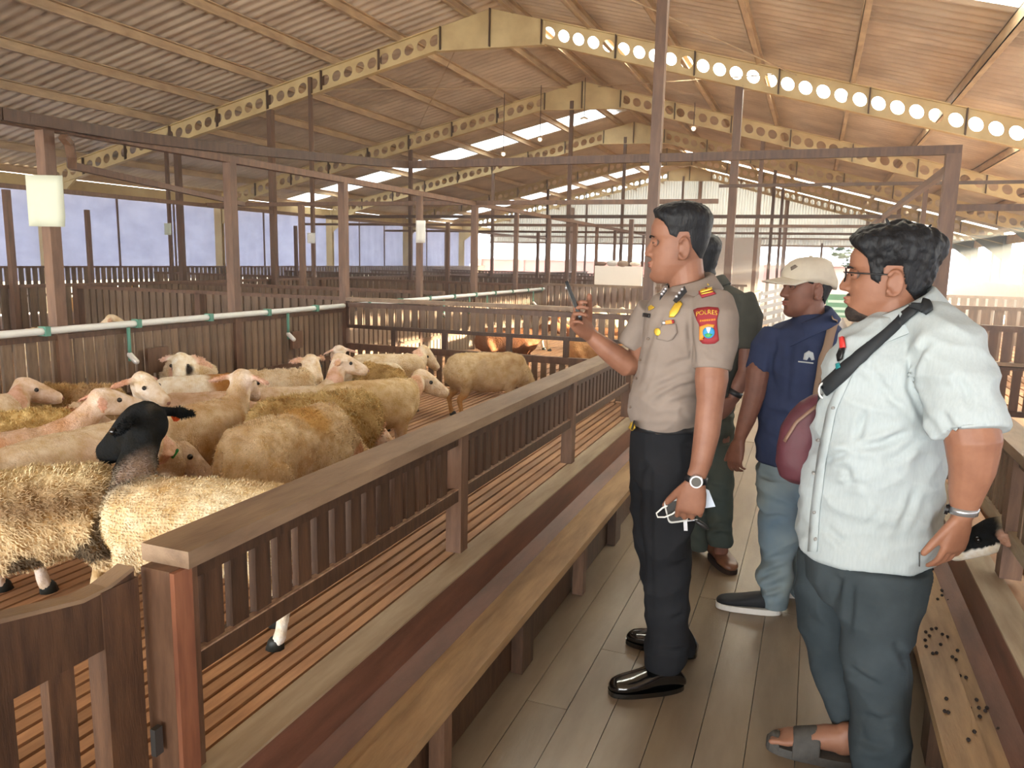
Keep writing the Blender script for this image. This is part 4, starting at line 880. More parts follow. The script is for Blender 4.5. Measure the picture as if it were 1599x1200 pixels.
def collar(F_, root, m, c, f, top=(.066, .040), bot=(.100, -.006), drop=.045, tip=.02, gap=24, tilt=.25, fr=.0):
    """turned-down collar band round the neck: c neck base centre, f facing direction (r, d); opens at the front"""
    fw = _n(F_.r * f[0] + F_.d * f[1]); lf = np.cross(F_.z, fw); vs = []; fs = []; n = 30
    for i in range(n + 1):
        a = math.radians(gap + (360 - 2 * gap) * i / n); ca, sa = math.cos(a), math.sin(a); fro = max(0, ca) ** 2
        dv = fw * ca + lf * sa; e = 1 + .12 * abs(sa)
        p0 = c + dv * (top[0] - .010) * e + F_.z * (top[1] - .030) - F_.z * tilt * .10 * (ca + .3) * .9
        p1 = c + dv * top[0] * e + F_.z * (top[1] - tilt * .10 * (ca + .3))
        p2 = c + dv * (top[0] + .008) * e + F_.z * (top[1] - .004 - tilt * .10 * (ca + .3))
        p3 = c + dv * (bot[0] + tip * fro) * (1 + .22 * abs(sa)) + F_.z * (bot[1] - tilt * .13 * (ca + .3) - drop * fro)
        vs += [p0, p1, p2, p3]
    for i in range(n):
        for k in range(3): q = 4 * i + k; fs.append((q, q + 1, q + 5, q + 4))
    o = Geo().add(vs, fs).build('collar', m, root, True); md = o.modifiers.new('s', 'SOLIDIFY'); md.thickness = .004; md.offset = 0; return o
SKINS = {}
def wrinkle(me, amp, sc=(9, 9, 9), seed=0, ridge=True, where=None):
    co = coords(me).astype(float); no = normals(me); sc = np.array(sc)
    a = np.array([mnoise.noise(Vector(c * sc + seed)) for c in co])
    if ridge: a = .5 - np.abs(a) * 2
    if where is not None: a = a * where(co)
    setco(me, co + no * (a * amp)[:, None])
def creases(me, lines, depth=.006, w_=5., side=None):
    """press folds into the cloth along lines seen from the front"""
    co = coords(me).astype(float); no = normals(me).astype(float); c = (co - CAM) @ RW; uv = np.stack([CX + F * c[:, 0] / c[:, 2], CY + F * c[:, 1] / c[:, 2]], 1)
    vis = np.clip(-(no * (co - CAM)).sum(1) / np.linalg.norm(co - CAM, axis=1) * 3, 0, 1); t_ = np.zeros(len(co))
    for L_ in lines:
        k = L_[0] if np.isscalar(L_[0]) else 1.; pts = [np.array(p, float) for p in (L_[1:] if np.isscalar(L_[0]) else L_)]
        best = np.full(len(co), 1e9); sgn = np.zeros(len(co)); fade = np.zeros(len(co)); n = len(pts) - 1
        for i, (a, b) in enumerate(zip(pts[:-1], pts[1:])):
            d = b - a; t = np.clip(((uv - a) @ d) / (d @ d), 0, 1); r = uv - a - t[:, None] * d; dist = np.hypot(r[:, 0], r[:, 1]); m = dist < best
            best[m] = dist[m]; sgn[m] = np.sign(d[0] * r[m, 1] - d[1] * r[m, 0]); g_ = (i + t) / n; fade[m] = np.minimum(1, np.minimum(g_[m] * 5, (1 - g_[m]) * 3 + .0))
        x = best / w_; t_ += k * fade * (-np.exp(-x * x) + .55 * np.exp(-((x - 1.7) / .9) ** 2))
    setco(me, co + no * (t_ * depth * vis)[:, None])
def bvh(me): return BVHTree.FromPolygons([v.co[:] for v in me.vertices], [p.vertices[:] for p in me.polygons])
def drape(b, uv, fs, name, m, parent, off=.002, thick=.0015, smooth=True, fb=None):
    vs = []; last = None
    for u, v in uv:
        d = _n(ray(u, v)); h = b.ray_cast(Vector(CAM), Vector(d))
        if h[0] is not None: q = np.array(h[0]) + np.array(h[1]) * off; t = h[3]; last = t
        else: q = CAM + d * ((last if last else 2.6) - off)
        vs.append(q)
    o = Geo().add(vs, fs).build(name, m, parent, smooth)
    if thick: md = o.modifiers.new('s', 'SOLIDIFY'); md.thickness = thick; md.offset = 1
    return o
def quad(c, n=6, m=6):
    c = np.array(c, float); uv = []; fs = []
    for i in range(n + 1):
        for j in range(m + 1):
            a, b = i / n, j / m; uv.append(c[0] * (1 - a) * (1 - b) + c[1] * a * (1 - b) + c[2] * a * b + c[3] * (1 - a) * b)
    for i in range(n):
        for j in range(m): k = i * (m + 1) + j; fs.append((k, k + 1, k + m + 2, k + m + 1))
    return uv, fs
def disc(c, rx, ry, n=18, rings=3):
    uv = [c]; fs = []
    for k in range(1, rings + 1):
        for i in range(n): a = 2 * math.pi * i / n; uv.append((c[0] + rx * k / rings * math.cos(a), c[1] + ry * k / rings * math.sin(a)))
    for i in range(n): fs.append((0, 1 + (i + 1) % n, 1 + i))
    for k in range(rings - 1):
        for i in range(n): a, b = 1 + k * n + i, 1 + k * n + (i + 1) % n; fs.append((a, b, b + n, a + n))
    return uv, fs
def fan(pts, rings=4):
    pts = [np.array(p, float) for p in pts]; c = sum(pts) / len(pts); n = len(pts); uv = [c]; fs = []
    for k in range(1, rings + 1): uv += [c + (p - c) * k / rings for p in pts]
    for i in range(n): fs.append((0, 1 + (i + 1) % n, 1 + i))
    for k in range(rings - 1):
        for i in range(n): a, b = 1 + k * n + i, 1 + k * n + (i + 1) % n; fs.append((a, b, b + n, a + n))
    return uv, fs
def strip(path, w_, n=24):
    path = [np.array(p, float) for p in path]; L_ = np.cumsum([0] + [np.linalg.norm(b - a) for a, b in zip(path[:-1], path[1:])]); uv = []; fs = []
    ws = w_ if hasattr(w_, '__len__') else [w_] * len(path)
    for i in range(n + 1):
        s_ = L_[-1] * i / n; p = np.array([np.interp(s_, L_, [q[k] for q in path]) for k in (0, 1)]); q = np.array([np.interp(min(s_ + 1, L_[-1]), L_, [q[k] for q in path]) for k in (0, 1)]); q0 = np.array([np.interp(max(s_ - 1, 0), L_, [q[k] for q in path]) for k in (0, 1)])
        t = _n(q - q0); nn = np.array([-t[1], t[0]]); w1 = np.interp(s_, L_, ws)
        uv += [p - nn * w1 / 2, p, p + nn * w1 / 2]
    for i in range(n):
        for j in (0, 1): k = 3 * i + j; fs.append((k, k + 1, k + 4, k + 3))
    return uv, fs
def text2d(txt, fit):
    """letters as flat outlines laid along fit(a, b) -> picture point; a in 0..1 along the word, b in 0..1 up"""
    c = bpy.data.curves.new('t', 'FONT'); c.body = txt; c.size = 1; o = bpy.data.objects.new('t', c); COL.objects.link(o)
    me = bpy.data.meshes.new_from_object(o.evaluated_get(bpy.context.evaluated_depsgraph_get())); bpy.data.objects.remove(o)
    co = coords(me); lo, hi = co.min(0), co.max(0); fs = [tuple(p.vertices) for p in me.polygons]
    return [fit((p[0] - lo[0]) / (hi[0] - lo[0]), (p[1] - lo[1]) / (hi[1] - lo[1])) for p in co], fs
def shoe(name, heel, toe, w_, h_, m, parent, ankle=.0, sole=None, soleh=.018, open_=False):
    heel, toe = np.array(heel, float), np.array(toe, float); heel[2] = toe[2] = 0; f = _n(toe - heel); L_ = np.linalg.norm(toe - heel); s_ = np.array([-f[1], f[0], 0])
    g = Geo(); P_ = [(-.01, .5, .35), (.03, .72, .55), (.12, .80, .95), (.25, .80, 1.0), (.4, .82, .92), (.55, .93, .72), (.7, 1.0, .58), (.83, .95, .50), (.93, .74, .42), (.985, .42, .30), (1.0, .18, .18)]
    b = soleh * .8
    g.loft([(heel + f * t * L_ + V(0, 0, b + h_ * z / 2), s_ * w_ / 2 * a, V(0, 0, h_ * z / 2)) for t, a, z in P_], 18, 2.6)
    if ankle: g.loft([(heel + f * .14 * L_ + V(0, 0, b + h_ * .5), s_ * .036, f * .05), (heel + f * .14 * L_ + V(0, 0, h_ + ankle), s_ * .04, f * .05)], 14)
    me = remesh(g, .006, 3); o = meshobj(name, me, m, parent, True)
    g = Geo(); g.loft([(heel + f * L_ * .5, f * L_ * .505, s_ * w_ * .49), (heel + f * L_ * .5 + V(0, 0, soleh), f * L_ * .505, s_ * w_ * .49)], 28, 2.7); v = np.array(g.v)
    t = ((v - heel) @ f) / L_; v = v - np.outer(((v - heel) @ s_) * np.clip(1 - .8 * np.clip((.55 - t) / .5, 0, .3) - .0, 0, 1) * 0, s_); g.v = [tuple(q) for q in v]
    sm = g.build('sole', sole or m, o, False); return o
# ------------------------------------------------------------------ the officer
SK1 = mat('skin_officer', (146, 103, 82), .5, (130, 89, 70), 14, bump=.12, bscale=160, bdist=.002, spec=.35)
UNI = mat('uniform_shirt', (138, 126, 117), .8, (128, 116, 107), 10, bump=.15, bscale=260, bdist=.002, spec=.15)
TRO = mat('trousers_black', (36, 37, 40), .85, (30, 31, 34), 8, bump=.15, bscale=240, bdist=.002, spec=.12)
PATENT = mat('patent_black', (14, 14, 14), .12, spec=.8, coat=.6)
def officer():
    F_ = Fig(1040, 1062)
    root = empty('person', tuple(F_.g), 'officer in grey-brown short-sleeved uniform shirt and black trousers holding up a phone', 'person'); SKINS[root.name] = SK1
    P = F_.P; g, o, A = place_head(F_, 1059, 437, (-1, .06, -.01), (1.06, 1.10, 1.09), nose=.8, fat=.006)
    # neck, hidden torso and legs
    g.tube([P(1068, 398), P(1072, 430), P(1076, 462)], [(.060, .064), (.059, .064), (.066, .066)], 18)
    g.loft(F_.secs([(455, 1050, 1106, 0, .06), (480, 1025, 1125, 0, .09), (560, 1020, 1098, 0, .09), (660, 1005, 1075, 0, .09), (720, 1000, 1075, 0, .08)]), 16)
    for a, b, d in ((1050, 1036, .07), (1040, 1052, -.09)): g.tube([P(1040, 700, d), P(a - 5, 860, d), P(b, 1040 if d > 0 else 1005, d)], [.06, .05, .035], 12)
    # near arm
    g.tube([P(1112, 492, .13), P(1112, 560, .2), P(1111, 592, .21), P(1109, 628, .22), P(1104, 675, .235), P(1095, 722, .25), P(1088, 745, .258)], [(.04, .04), (.05, .048), (.053, .052), (.043, .044), (.0415, .044), (.034, .036), (.029, .025)], 16, up=tuple(F_.d))
    hand(g, P(1086, 752, .26), F_.dir(-.13, .02, -1), F_.dir(.05, -1, .0), F_.dir(-1, -.15, .1), 1.10, ((.45, 1.0, .9), (.5, 1.15, .9), (.6, 1.2, .9), (.75, 1.1, .8)), ((.72, .5, .35), .12))
    # far arm holding the phone
    g.tube([P(1024, 500, -.12), P(1004, 540, -.12), P(992, 572, -.09), P(980, 571, -.07), P(966, 560, -.06), P(944, 543, -.045), P(925, 527, -.035)], [.04, .046, .045, .043, .043, .037, .028], 16, up=tuple(F_.d))
    hf_ = F_.dir(-.50, .55, .62); hp_ = F_.dir(.82, .5, .3); hp_ = _n(hp_ - hf_ * (hp_ @ hf_))
    hand(g, P(921, 522, -.033), hf_, hp_, np.cross(hf_, hp_), 1.08, ((.55, .95, .6), (.65, 1.0, .65), (.75, 1.05, .65), (.85, 1.05, .65)), ((.72, .48, .42), .12))
    me = remesh(g, .0043, 3, .5); body = meshobj('body', me, SK1, root, True)
    hl = hairline([(.11, .194), (.075, .184), (.058, .172), (.044, .152), (.036, .128), (.014, .118), (.006, .136), (-.022, .136), (-.034, .09), (-.06, .058), (-.1, .05)])
    shell(me, o, A, lambda L_: smoothstep((L_[:, 2] - hl(L_)) / .016), lambda L_: .0016 + .014 * smoothstep((L_[:, 2] - .145) / .06) + .009 * smoothstep((L_[:, 0] - .02) / .06) * smoothstep((L_[:, 2] - .17) / .02), 'hair', HAIR, root, .004, 85)
    eyes(F_, o, A, root)
    # shirt
    s = Geo(); s.loft(F_.secs([(440, 1062, 1100, -.01, .055), (450, 1046, 1112, -.01, .085), (462, 1022, 1128, 0, .125), (478, 1010, 1136, 0, .155), (500, 1005, 1136, 0, .165), (530, 1003, 1128, 0, .17), (565, 998, 1116, 0, .17), (600, 989, 1108, 0, .175), (625, 983, 1105, 0, .175), (642, 981, 1102, 0, .172), (655, 984, 1098, 0, .165), (665, 991, 1095, 0, .158)]), 28, 2.3)
    s.tube([P(1112, 470, .10), P(1116, 500, .15), P(1117, 535, .18), P(1112, 578, .2)], [(.07, .065), (.077, .075), (.072, .07), (.0635, .062)], 18, up=tuple(F_.d), ends=False)
    s.tube([P(1020, 482, -.1), P(1006, 508, -.125), P(984, 544, -.12)], [(.06, .06), (.06, .058), (.056, .056)], 18, up=tuple(F_.d), ends=False)
    ms = remesh(s, .0065, 5, .5, 'shirt'); wrinkle(ms, .011, (6, 6, 15), 3, where=lambda c: np.clip((1.3 - c[:, 2]) / .25, .2, 1)); creases(ms, [[(1092, 582), (1060, 590), (1030, 604), (1004, 622)], [(1094, 598), (1062, 606), (1036, 620), (1012, 640)], [(1096, 622), (1070, 624), (1046, 632)], [.8, (1084, 560), (1060, 566), (1030, 582)], [.7, (1010, 600), (1000, 618)], [1.2, (1078, 492), (1077, 520), (1082, 552), (1086, 586)], [.6, (1040, 478), (1022, 512), (1008, 552), (998, 600), (990, 650)], [.6, (1060, 640), (1076, 655)], [.7, (1096, 540), (1110, 556), (1130, 562)], [.6, (1020, 655), (1040, 648), (1070, 650)]], .006, 4.5); sh = meshobj('shirt', ms, UNI, root, True)
    b = bvh(ms)
    collar(F_, root, UNI, P(1075, 449), (-.9, .42), top=(.070, .034), bot=(.103, -.018), drop=.05, tip=.028, gap=20)
    TABK = mat('tab_black', (28, 28, 30), .5); SIL = mat('silver', (200, 200, 204), .3, metal=.7); GOLD = mat('gold', (222, 184, 70), .35, metal=.5); MAR = mat('maroon_patch', (142, 44, 50), .7); ORG = mat('orange_patch', (226, 142, 54), .6); BLU = mat('emblem_blue', (52, 140, 190), .5); GRN2 = mat('emblem_green', (70, 160, 90), .5); WHT = mat('emblem_white', (236, 240, 240), .5)
    D = lambda uvf, nm, m, par=root, off=.003, th=.0015: drape(b, uvf[0], uvf[1], nm, m, par, off, th)
    for vs, nm in (([P(1069, 447, .135), P(1073, 456, .142), P(1056, 474, .155), P(1051, 470, .15)], 'collar_tab'), ([P(1042, 448, .125), P(1041, 455, .13), P(1030, 470, .14), P(1030, 464, .138)], 'collar_tab')):
        oo = Geo().add(vs, [(0, 1, 2, 3)]).build(nm, TABK, root); md = oo.modifiers.new('s', 'SOLIDIFY'); md.thickness = .004
        for t in (.2, .45, .7): Geo().ball(vs[0] * (1 - t) + vs[3] * t + F_.d * .006, .0055, n=8, m=6).build('stud', SIL, oo, True)
    ep = D(quad([(1084, 448), (1101, 443), (1118, 461), (1097, 467)]), 'epaulette', MAR, off=.004, th=.004)
    D(quad([(1089, 448), (1105, 444), (1113, 455), (1096, 460)]), 'gold_bar', GOLD, ep, .009)
    D(quad([(1096, 461), (1113, 457), (1114, 459), (1097, 463)], 4, 1), 'gold_bar', GOLD, ep, .009)
    pt = D(fan([(1084, 485), (1090, 482), (1106, 480.5), (1121, 481.5), (1123, 486), (1119.5, 500), (1120, 512), (1122.5, 532), (1116, 537), (1106, 538), (1098, 537), (1093, 532), (1093, 508), (1088.5, 500)]), 'shoulder_patch', MAR, off=.003)
    D(text2d('POLRES', lambda a, c: (1089 + 31 * a, 493.5 - 6.5 * c - 2.6 * (1 - (2 * a - 1) ** 2) + 1.5 * (1 - a))), 'lettering', GOLD, pt, .006, .0005)
    for i in range(9): D(quad([(1094.5 + i * 2.6, 503.5 - .25 * i), (1096.3 + i * 2.6, 503.3 - .25 * i), (1096.3 + i * 2.6, 500.3 - .25 * i), (1094.5 + i * 2.6, 500.5 - .25 * i)], 1, 1), 'small_lettering', ORG, pt, .006, .0005)
    D(fan([(1094, 511), (1106, 507), (1116, 508), (1115, 513), (1103, 516), (1099, 524), (1100, 531), (1094, 532)]), 'emblem_frame', ORG, pt, .006)
    D(disc((1107.5, 520.5), 8.6, 9), 'emblem', BLU, pt, .008); D(fan([(1104, 513), (1111, 513), (1109, 519), (1107.5, 523), (1106, 519)], 2), 'emblem_star', WHT, pt, .010); D(fan([(1102, 524), (1107, 522), (1113, 524), (1110, 528), (1105, 528)], 2), 'emblem_base', GRN2, pt, .010)
    D(fan([(1063, 473), (1066, 477), (1059, 489), (1053, 496), (1046, 496.5), (1047, 488), (1056, 474)]), 'badge', GOLD, off=.006, th=.004)
    rb = D(quad([(1035, 502), (1050, 500), (1052, 505.5), (1036, 507.5)]), 'ribbon_bar', ORG, off=.006); D(quad([(1034.5, 502), (1040, 501.3), (1040.5, 506.8), (1035, 507.6)], 2, 2), 'silver_end', SIL, rb, .008); D(quad([(1049.5, 500), (1053, 499.6), (1054, 505), (1051, 505.6)], 2, 2), 'maroon_end', MAR, rb, .008)
    D(disc((1029, 519), 4.3, 6), 'medal', GOLD, off=.005, th=.004)
    D(fan([(1014, 480), (1019, 478), (1024, 481), (1020, 484), (1015, 486)]), 'wing_badge', GOLD, off=.005); D(quad([(1006, 489), (1017, 490.5), (1016, 497), (1005, 494.5)], 4, 3), 'name_plate', TABK, off=.005)
    D(fan([(1035, 507), (1056, 506), (1058, 520), (1050, 531), (1042, 534), (1026, 530), (1030, 516)]), 'pocket_flap', UNI, off=.0025, th=.004)
    for u, v in ((1013.5, 529), (1000.5, 563), (994, 592), (985, 636)): D(disc((u, v), 1.8, 2.1, 10, 1), 'button', mat('button_tan', (120, 104, 92), .4), off=.004)
    # belt, trousers, shoes
    t = Geo(); t.loft(F_.secs([(655, 990, 1094, 0, .150), (672, 987, 1091, 0, .157), (710, 985, 1092, .0, .158), (745, 986, 1090, 0, .15)]), 24, 2.3)
    t.loft(F_.secs([(690, 994, 1092, .075, .08), (740, 997, 1090, .08, .088), (800, 1001, 1085, .08, .088), (850, 1004, 1080, .08, .084), (900, 1006, 1077, .08, .078), (950, 1008, 1076, .08, .074), (1000, 1008, 1075, .085, .072), (1030, 1006, 1071, .085, .072), (1046, 1008, 1064, .085, .066)]), 20, 2.2)
    t.loft(F_.secs([(690, 986, 1080, -.08, .08), (740, 984, 1075, -.09, .086), (800, 985, 1068, -.1, .084), (860, 993, 1066, -.11, .078), (920, 1004, 1068, -.12, .074), (970, 1012, 1074, -.13, .072), (1000, 1020, 1084, -.13, .07), (1016, 1027, 1086, -.13, .066)]), 20, 2.2)
    mt = remesh(t, .0065, 5, .5, 'trousers'); wrinkle(mt, .012, (6, 6, 9), 8); creases(mt, [[(1078, 874), (1060, 884), (1040, 886)], [(1078, 1012), (1050, 1018), (1020, 1014)], [.8, (1070, 960), (1046, 970)], [.6, (1016, 680), (1014, 780), (1016, 880), (1018, 1000)], [.8, (1010, 720), (1002, 740)]], .007, 5); meshobj('trousers', mt, TRO, root, True); bt = bvh(mt)
    bl = drape(bt, *strip([(987, 664), (1010, 670), (1040, 673), (1084, 672)], 13), 'belt', TABK, root, .006, .004); drape(bt, *fan([(989, 659), (995, 661), (998, 668), (994, 672), (989, 668)]), 'buckle', GOLD, bl, .014, .005)
    gH, gT = onZ(1066, 1072), onZ(957, 1084); shoe('shoe', gH, gH + _n(gT - gH) * .285, .105, .085, PATENT, root)
    gH, gT = onZ(1088, 1026), onZ(975, 1001); shoe('shoe', gH, gH + _n(gT - gH) * .285, .105, .085, PATENT, root)
    # wrist watch
    c = P(1087, 748, .258); wt = Geo(); ax = F_.dir(-.16, 0, -1)
    ring = [(c + ax * t_, F_.dir(1, 0, -.16) * .036, F_.d * .032) for t_ in (-.010, .010)]
    wb_ = Geo().loft(ring, 20).build('wrist_watch', TABK, root, True)
    cf = c + F_.d * .03; Geo().loft([(cf, F_.dir(1, 0, -.16) * .022, ax * .022), (cf + F_.d * .010, F_.dir(1, 0, -.16) * .020, ax * .020)], 20).build('watch_case', SIL, wb_); Geo().loft([(cf + F_.d * .0100, F_.r * .0155, F_.z * .0155), (cf + F_.d * .0112, F_.r * .0155, F_.z * .0155)], 20).build('watch_dial', mat('dial_grey', (84, 82, 78), .3), wb_)
    # things in his hands
    PH = mat('phone_dark', (40, 44, 48), .25, spec=.6); GLS = mat('phone_glass', (16, 18, 22), .08, spec=.7)
    top, bot = P(886, 445, -.0), P(906, 497, .02); ax = _n(top - bot); sd = _n(F_.d * .96 + F_.r * .2); sd = _n(sd - ax * (sd @ ax)); nn = np.cross(ax, sd); ctr = (top + bot) / 2
    ph = tag(Geo().loft([(ctr + nn * t_, ax * .074 * k, sd * .037 * k) for t_, k in ((-.006, .93), (-.005, 1), (.005, 1), (.006, .93))], 28, 7).build('mobile_phone', PH, None), 'dark phone held upright in the officer\'s raised hand', 'phone')
    for sg_ in (1, -1): Geo().loft([(ctr + nn * sg_ * t_, ax * .068, sd * .033) for t_ in (.0055, .0066)], 28, 7).build('screen' if sg_ > 0 else 'back_glass', GLS if sg_ > 0 else mat('phone_back', (112, 124, 126), .2), ph)
    Geo().ball(ctr + nn * -.007 + ax * .052 + sd * .016, .006, n=8, m=6).build('lens', SIL, ph, True)
    c = P(1056, 797, .222); ax = F_.dir(.28, 0, -1); sd = F_.dir(1, .1, .28); nn = np.cross(ax, sd)
    pb = tag(Geo().loft([(c + nn * t_, ax * .040, sd * .034) for t_ in (-.009, .009)], 24, 6).build('power_bank', mat('case_white', (186, 186, 182), .35)), 'small dark device with white rim in the officer\'s lowered hand', 'device')
    for q in (1, -1): Geo().loft([(c + nn * q * t_, ax * .034, sd * .029) for t_ in (.0088, .0098)], 24, 6).build('face', mat('device_dark', (50, 48, 46), .25), pb)
    cb = [P(u, v, d) for u, v, d in ((1044, 789, .225), (1034, 794, .23), (1025, 802, .235), (1027, 808, .24), (1038, 808, .243), (1050, 803, .246), (1058, 797, .246))]
    tag(Geo().tube(cb, [.0042, .003, .0028, .0028, .0028, .0028, .0028], 8).build('charging_cable', PIPE, None, True), 'short white charging cable looped beside the officer\'s lowered hand', 'cable')
    vs = [P(1100, 762, .215), P(1107, 766, .215), P(1117, 791, .222), P(1098, 794, .222)]; oo = Geo().add(vs, [(0, 1, 2, 3)]).build('folded_paper', mat('paper_bluewhite', (206, 220, 238), .6)); md = oo.modifiers.new('s', 'SOLIDIFY'); md.thickness = .006; tag(oo, 'pale blue folded paper held in the officer\'s lowered hand', 'paper')
    ky = empty('car_key', tuple(P(1090, 818, .225)), 'black car key with metal blade dangling below the officer\'s lowered hand', 'key')
    Geo().loft([(P(1088, 812, .225), F_.r * .008, F_.d * .008), (P(1094, 818, .225), F_.r * .017, F_.d * .009), (P(1101, 825, .225), F_.r * .014, F_.d * .008), (P(1104, 827, .225), F_.r * .005, F_.d * .005)], 12).build('fob', mat('key_black', (34, 34, 34), .35), ky, True)
    Geo().bar(P(1070, 812, .23), P(1071, 829, .23), .012, .004).build('blade', SIL, ky); Geo().bar(P(1071, 814, .23), P(1089, 812, .225), .004, .004).build('key_ring', SIL, ky)
officer()
# ------------------------------------------------------------------ the man in the white shirt
SK2 = mat('skin_tan', (150, 106, 83), .5, (134, 92, 72), 14, bump=.12, bscale=160, bdist=.002, spec=.35)
WSH = mat('shirt_white', (174, 184, 186), .85, (166, 176, 179), 30, (6, 6, .8), .2, 240, .002, spec=.15)
SLATE = mat('trousers_slate', (64, 72, 76), .85, (52, 60, 64), 5, bump=.2, bscale=160, bdist=.003, spec=.12)
def white_shirt_man():
    F_ = Fig(1365, 1195)
    root = empty('person', tuple(F_.g), 'bespectacled bearded man in loose white short-sleeved shirt and slate trousers', 'person'); SKINS[root.name] = SK2
    P = F_.P; g, o, A = place_head(F_, 1383, 498, (-1, .07, .0), (1.18, 1.08, 1.09), nose=1.0, fat=.006, chin=-.004)
    g.tube([P(1390, 455), P(1396, 488), P(1398, 508)], [(.062, .066), (.064, .07), (.062, .066)], 18)
    g.loft(F_.secs([(505, 1375, 1420, 0, .05), (560, 1340, 1440, -.02, .07), (700, 1320, 1430, 0, .1), (860, 1300, 1410, 0, .1), (910, 1300, 1410, 0, .09)]), 16)
    for pts in (((1365, 880, .09), (1372, 1030, .09), (1374, 1190, .1)), ((1300, 880, -.09), (1305, 1030, -.1), (1325, 1120, -.06))): g.tube([P(*q) for q in pts], [.07, .055, .04], 12)
    g.tube([P(1470, 530, .1), P(1510, 640, .22), P(1520, 690, .24), P(1518, 735, .23), P(1508, 775, .22), P(1504, 800, .22)], [(.06, .06), (.066, .062), (.066, .06), (.054, .053), (.041, .042), (.031, .026)], 16, up=tuple(F_.d))
    hand(g, P(1502, 806, .22), F_.dir(-.12, .05, -1), F_.dir(-.7, -.6, 0), F_.dir(-.75, .65, .1), 1.02, ((.25, .35, .25), (.3, .4, .3), (.35, .45, .3), (.4, .5, .3)), ((.85, .4, .25), .05))
    # far arm, bent in front of the chest out of sight behind the bag
    g.tube([P(1350, 540, -.13), P(1330, 620, -.15), P(1318, 690, -.16), P(1306, 760, -.17)], [.045, .045, .042, .03], 14, up=tuple(F_.d))
    hand(g, P(1304, 772, -.17), F_.dir(0, 0, -1), F_.dir(.8, .6, 0), F_.dir(-.6, .8, 0), .95)
    me = remesh(g, .0043, 3, .5); meshobj('body', me, SK2, root, True)
    hl = hairline([(.11, .192), (.085, .182), (.07, .170), (.052, .150), (.042, .098), (.022, .086), (.012, .134), (-.022, .134), (-.034, .075), (-.06, .045), (-.1, .035)])
    shell(me, o, A, lambda L_: smoothstep((L_[:, 2] - hl(L_)) / .014), lambda L_: .005 + .021 * smoothstep((L_[:, 2] - .13) / .07) + .008 * smoothstep((L_[:, 0] - .03) / .05) * (L_[:, 2] > .17) + .006 * smoothstep((-.04 - L_[:, 0]) / .04), 'hair', HAIR, root, .011, 40, 5)
    cl = Geo()
    for i in range(46):
        a, e = rng.uniform(0, 2 * math.pi), rng.uniform(.55, 1.35); q = V(.075 * math.cos(a) * math.cos(e) - .005, .066 * math.sin(a) * math.cos(e), .150 + .078 * math.sin(e)); dv = _n(V(math.cos(a) * math.cos(e), math.sin(a) * math.cos(e), math.sin(e) + .3) + rng.normal(size=3) * .5)
        cl.tube([q, q + dv * .014, q + dv * .024 + V(*rng.normal(size=3)) * .006], [.009, .007, .0025], 7)
    cl.xf(A, o).build('hair_tuft', HAIR, root, True)
    BRD = mat('beard', (62, 50, 44), .8, (30, 26, 24), 60, bump=.6, bscale=200, bdist=.003)
    shell(me, o, A, lambda L_: smoothstep((.034 - L_[:, 2] - np.clip(.085 - L_[:, 0], 0, .08) * .42) / .012) * smoothstep((L_[:, 0] - .012) / .03) * smoothstep((L_[:, 2] + .016) / .010), lambda L_: .0008 + .0045 * smoothstep((L_[:, 0] - .06) / .02), 'beard', BRD, root, .0022, 80, 2)
    shell(me, o, A, lambda L_: smoothstep((.006 - np.abs(L_[:, 2] - .0605)) / .005) * smoothstep((L_[:, 0] - .07) / .008) * (np.abs(L_[:, 1]) < .026), lambda L_: .003 + 0 * L_[:, 0], 'moustache', BRD, root, .001, 80, 3)
    eyes(F_, o, A, root)
    FR = mat('frame_black', (22, 22, 24), .3)
    gl = Geo()
    for sd in (1, -1):
        c = V(.1, sd * .034, .113); pts = [c + V(-.002 * abs(math.cos(a)), .024 * math.cos(a), .018 * math.sin(a)) for a in np.linspace(0, 2 * math.pi, 21)]; gl.tube(pts, [.0018] * 21, 7, ends=False); gl.tube([(.098, sd * .058, .119), (.05, sd * .076, .117), (.0, sd * .082, .116), (-.012, sd * .08, .106)], [.0019] * 4, 7)
    gl.tube([(.1, -.011, .117), (.103, 0, .120), (.1, .011, .117)], [.0018] * 3, 7)
    go = gl.xf(A, o).build('glasses', FR, root, True)
    LENS = mat('lens_glass', (235, 240, 240), .05, alpha=.12, spec=.6)
    for sd in (1, -1): Geo().loft([(V(.0995 + t_, sd * .034, .113), V(0, .0235, 0), V(0, 0, .0175)) for t_ in (-.0005, .0005)], 20).xf(A, o).build('lens', LENS, go)
    # shirt
    s = Geo(); s.loft(F_.secs([(486, 1368, 1432, 0, .07), (496, 1350, 1446, 0, .10), (510, 1330, 1474, 0, .14), (530, 1310, 1488, 0, .17), (560, 1292, 1486, 0, .185), (600, 1285, 1478, 0, .19), (650, 1278, 1476, .0, .195), (700, 1266, 1474, 0, .2), (750, 1257, 1474, 0, .2), (800, 1250, 1470, 0, .198), (840, 1247, 1466, 0, .192), (858, 1247, 1463, 0, .186)]), 30, 2.25)
    s.tube([P(1448, 510, .06), P(1476, 545, .14), P(1497, 600, .2), P(1514, 676, .235)], [(.08, .08), (.092, .088), (.09, .086), (.088, .08)], 20, up=tuple(F_.d), ends=False)
    s.tube([P(1356, 530, -.1), P(1340, 590, -.13), P(1332, 640, -.14)], [(.05, .06), (.055, .06), (.055, .06)], 18, up=tuple(F_.d), ends=False)
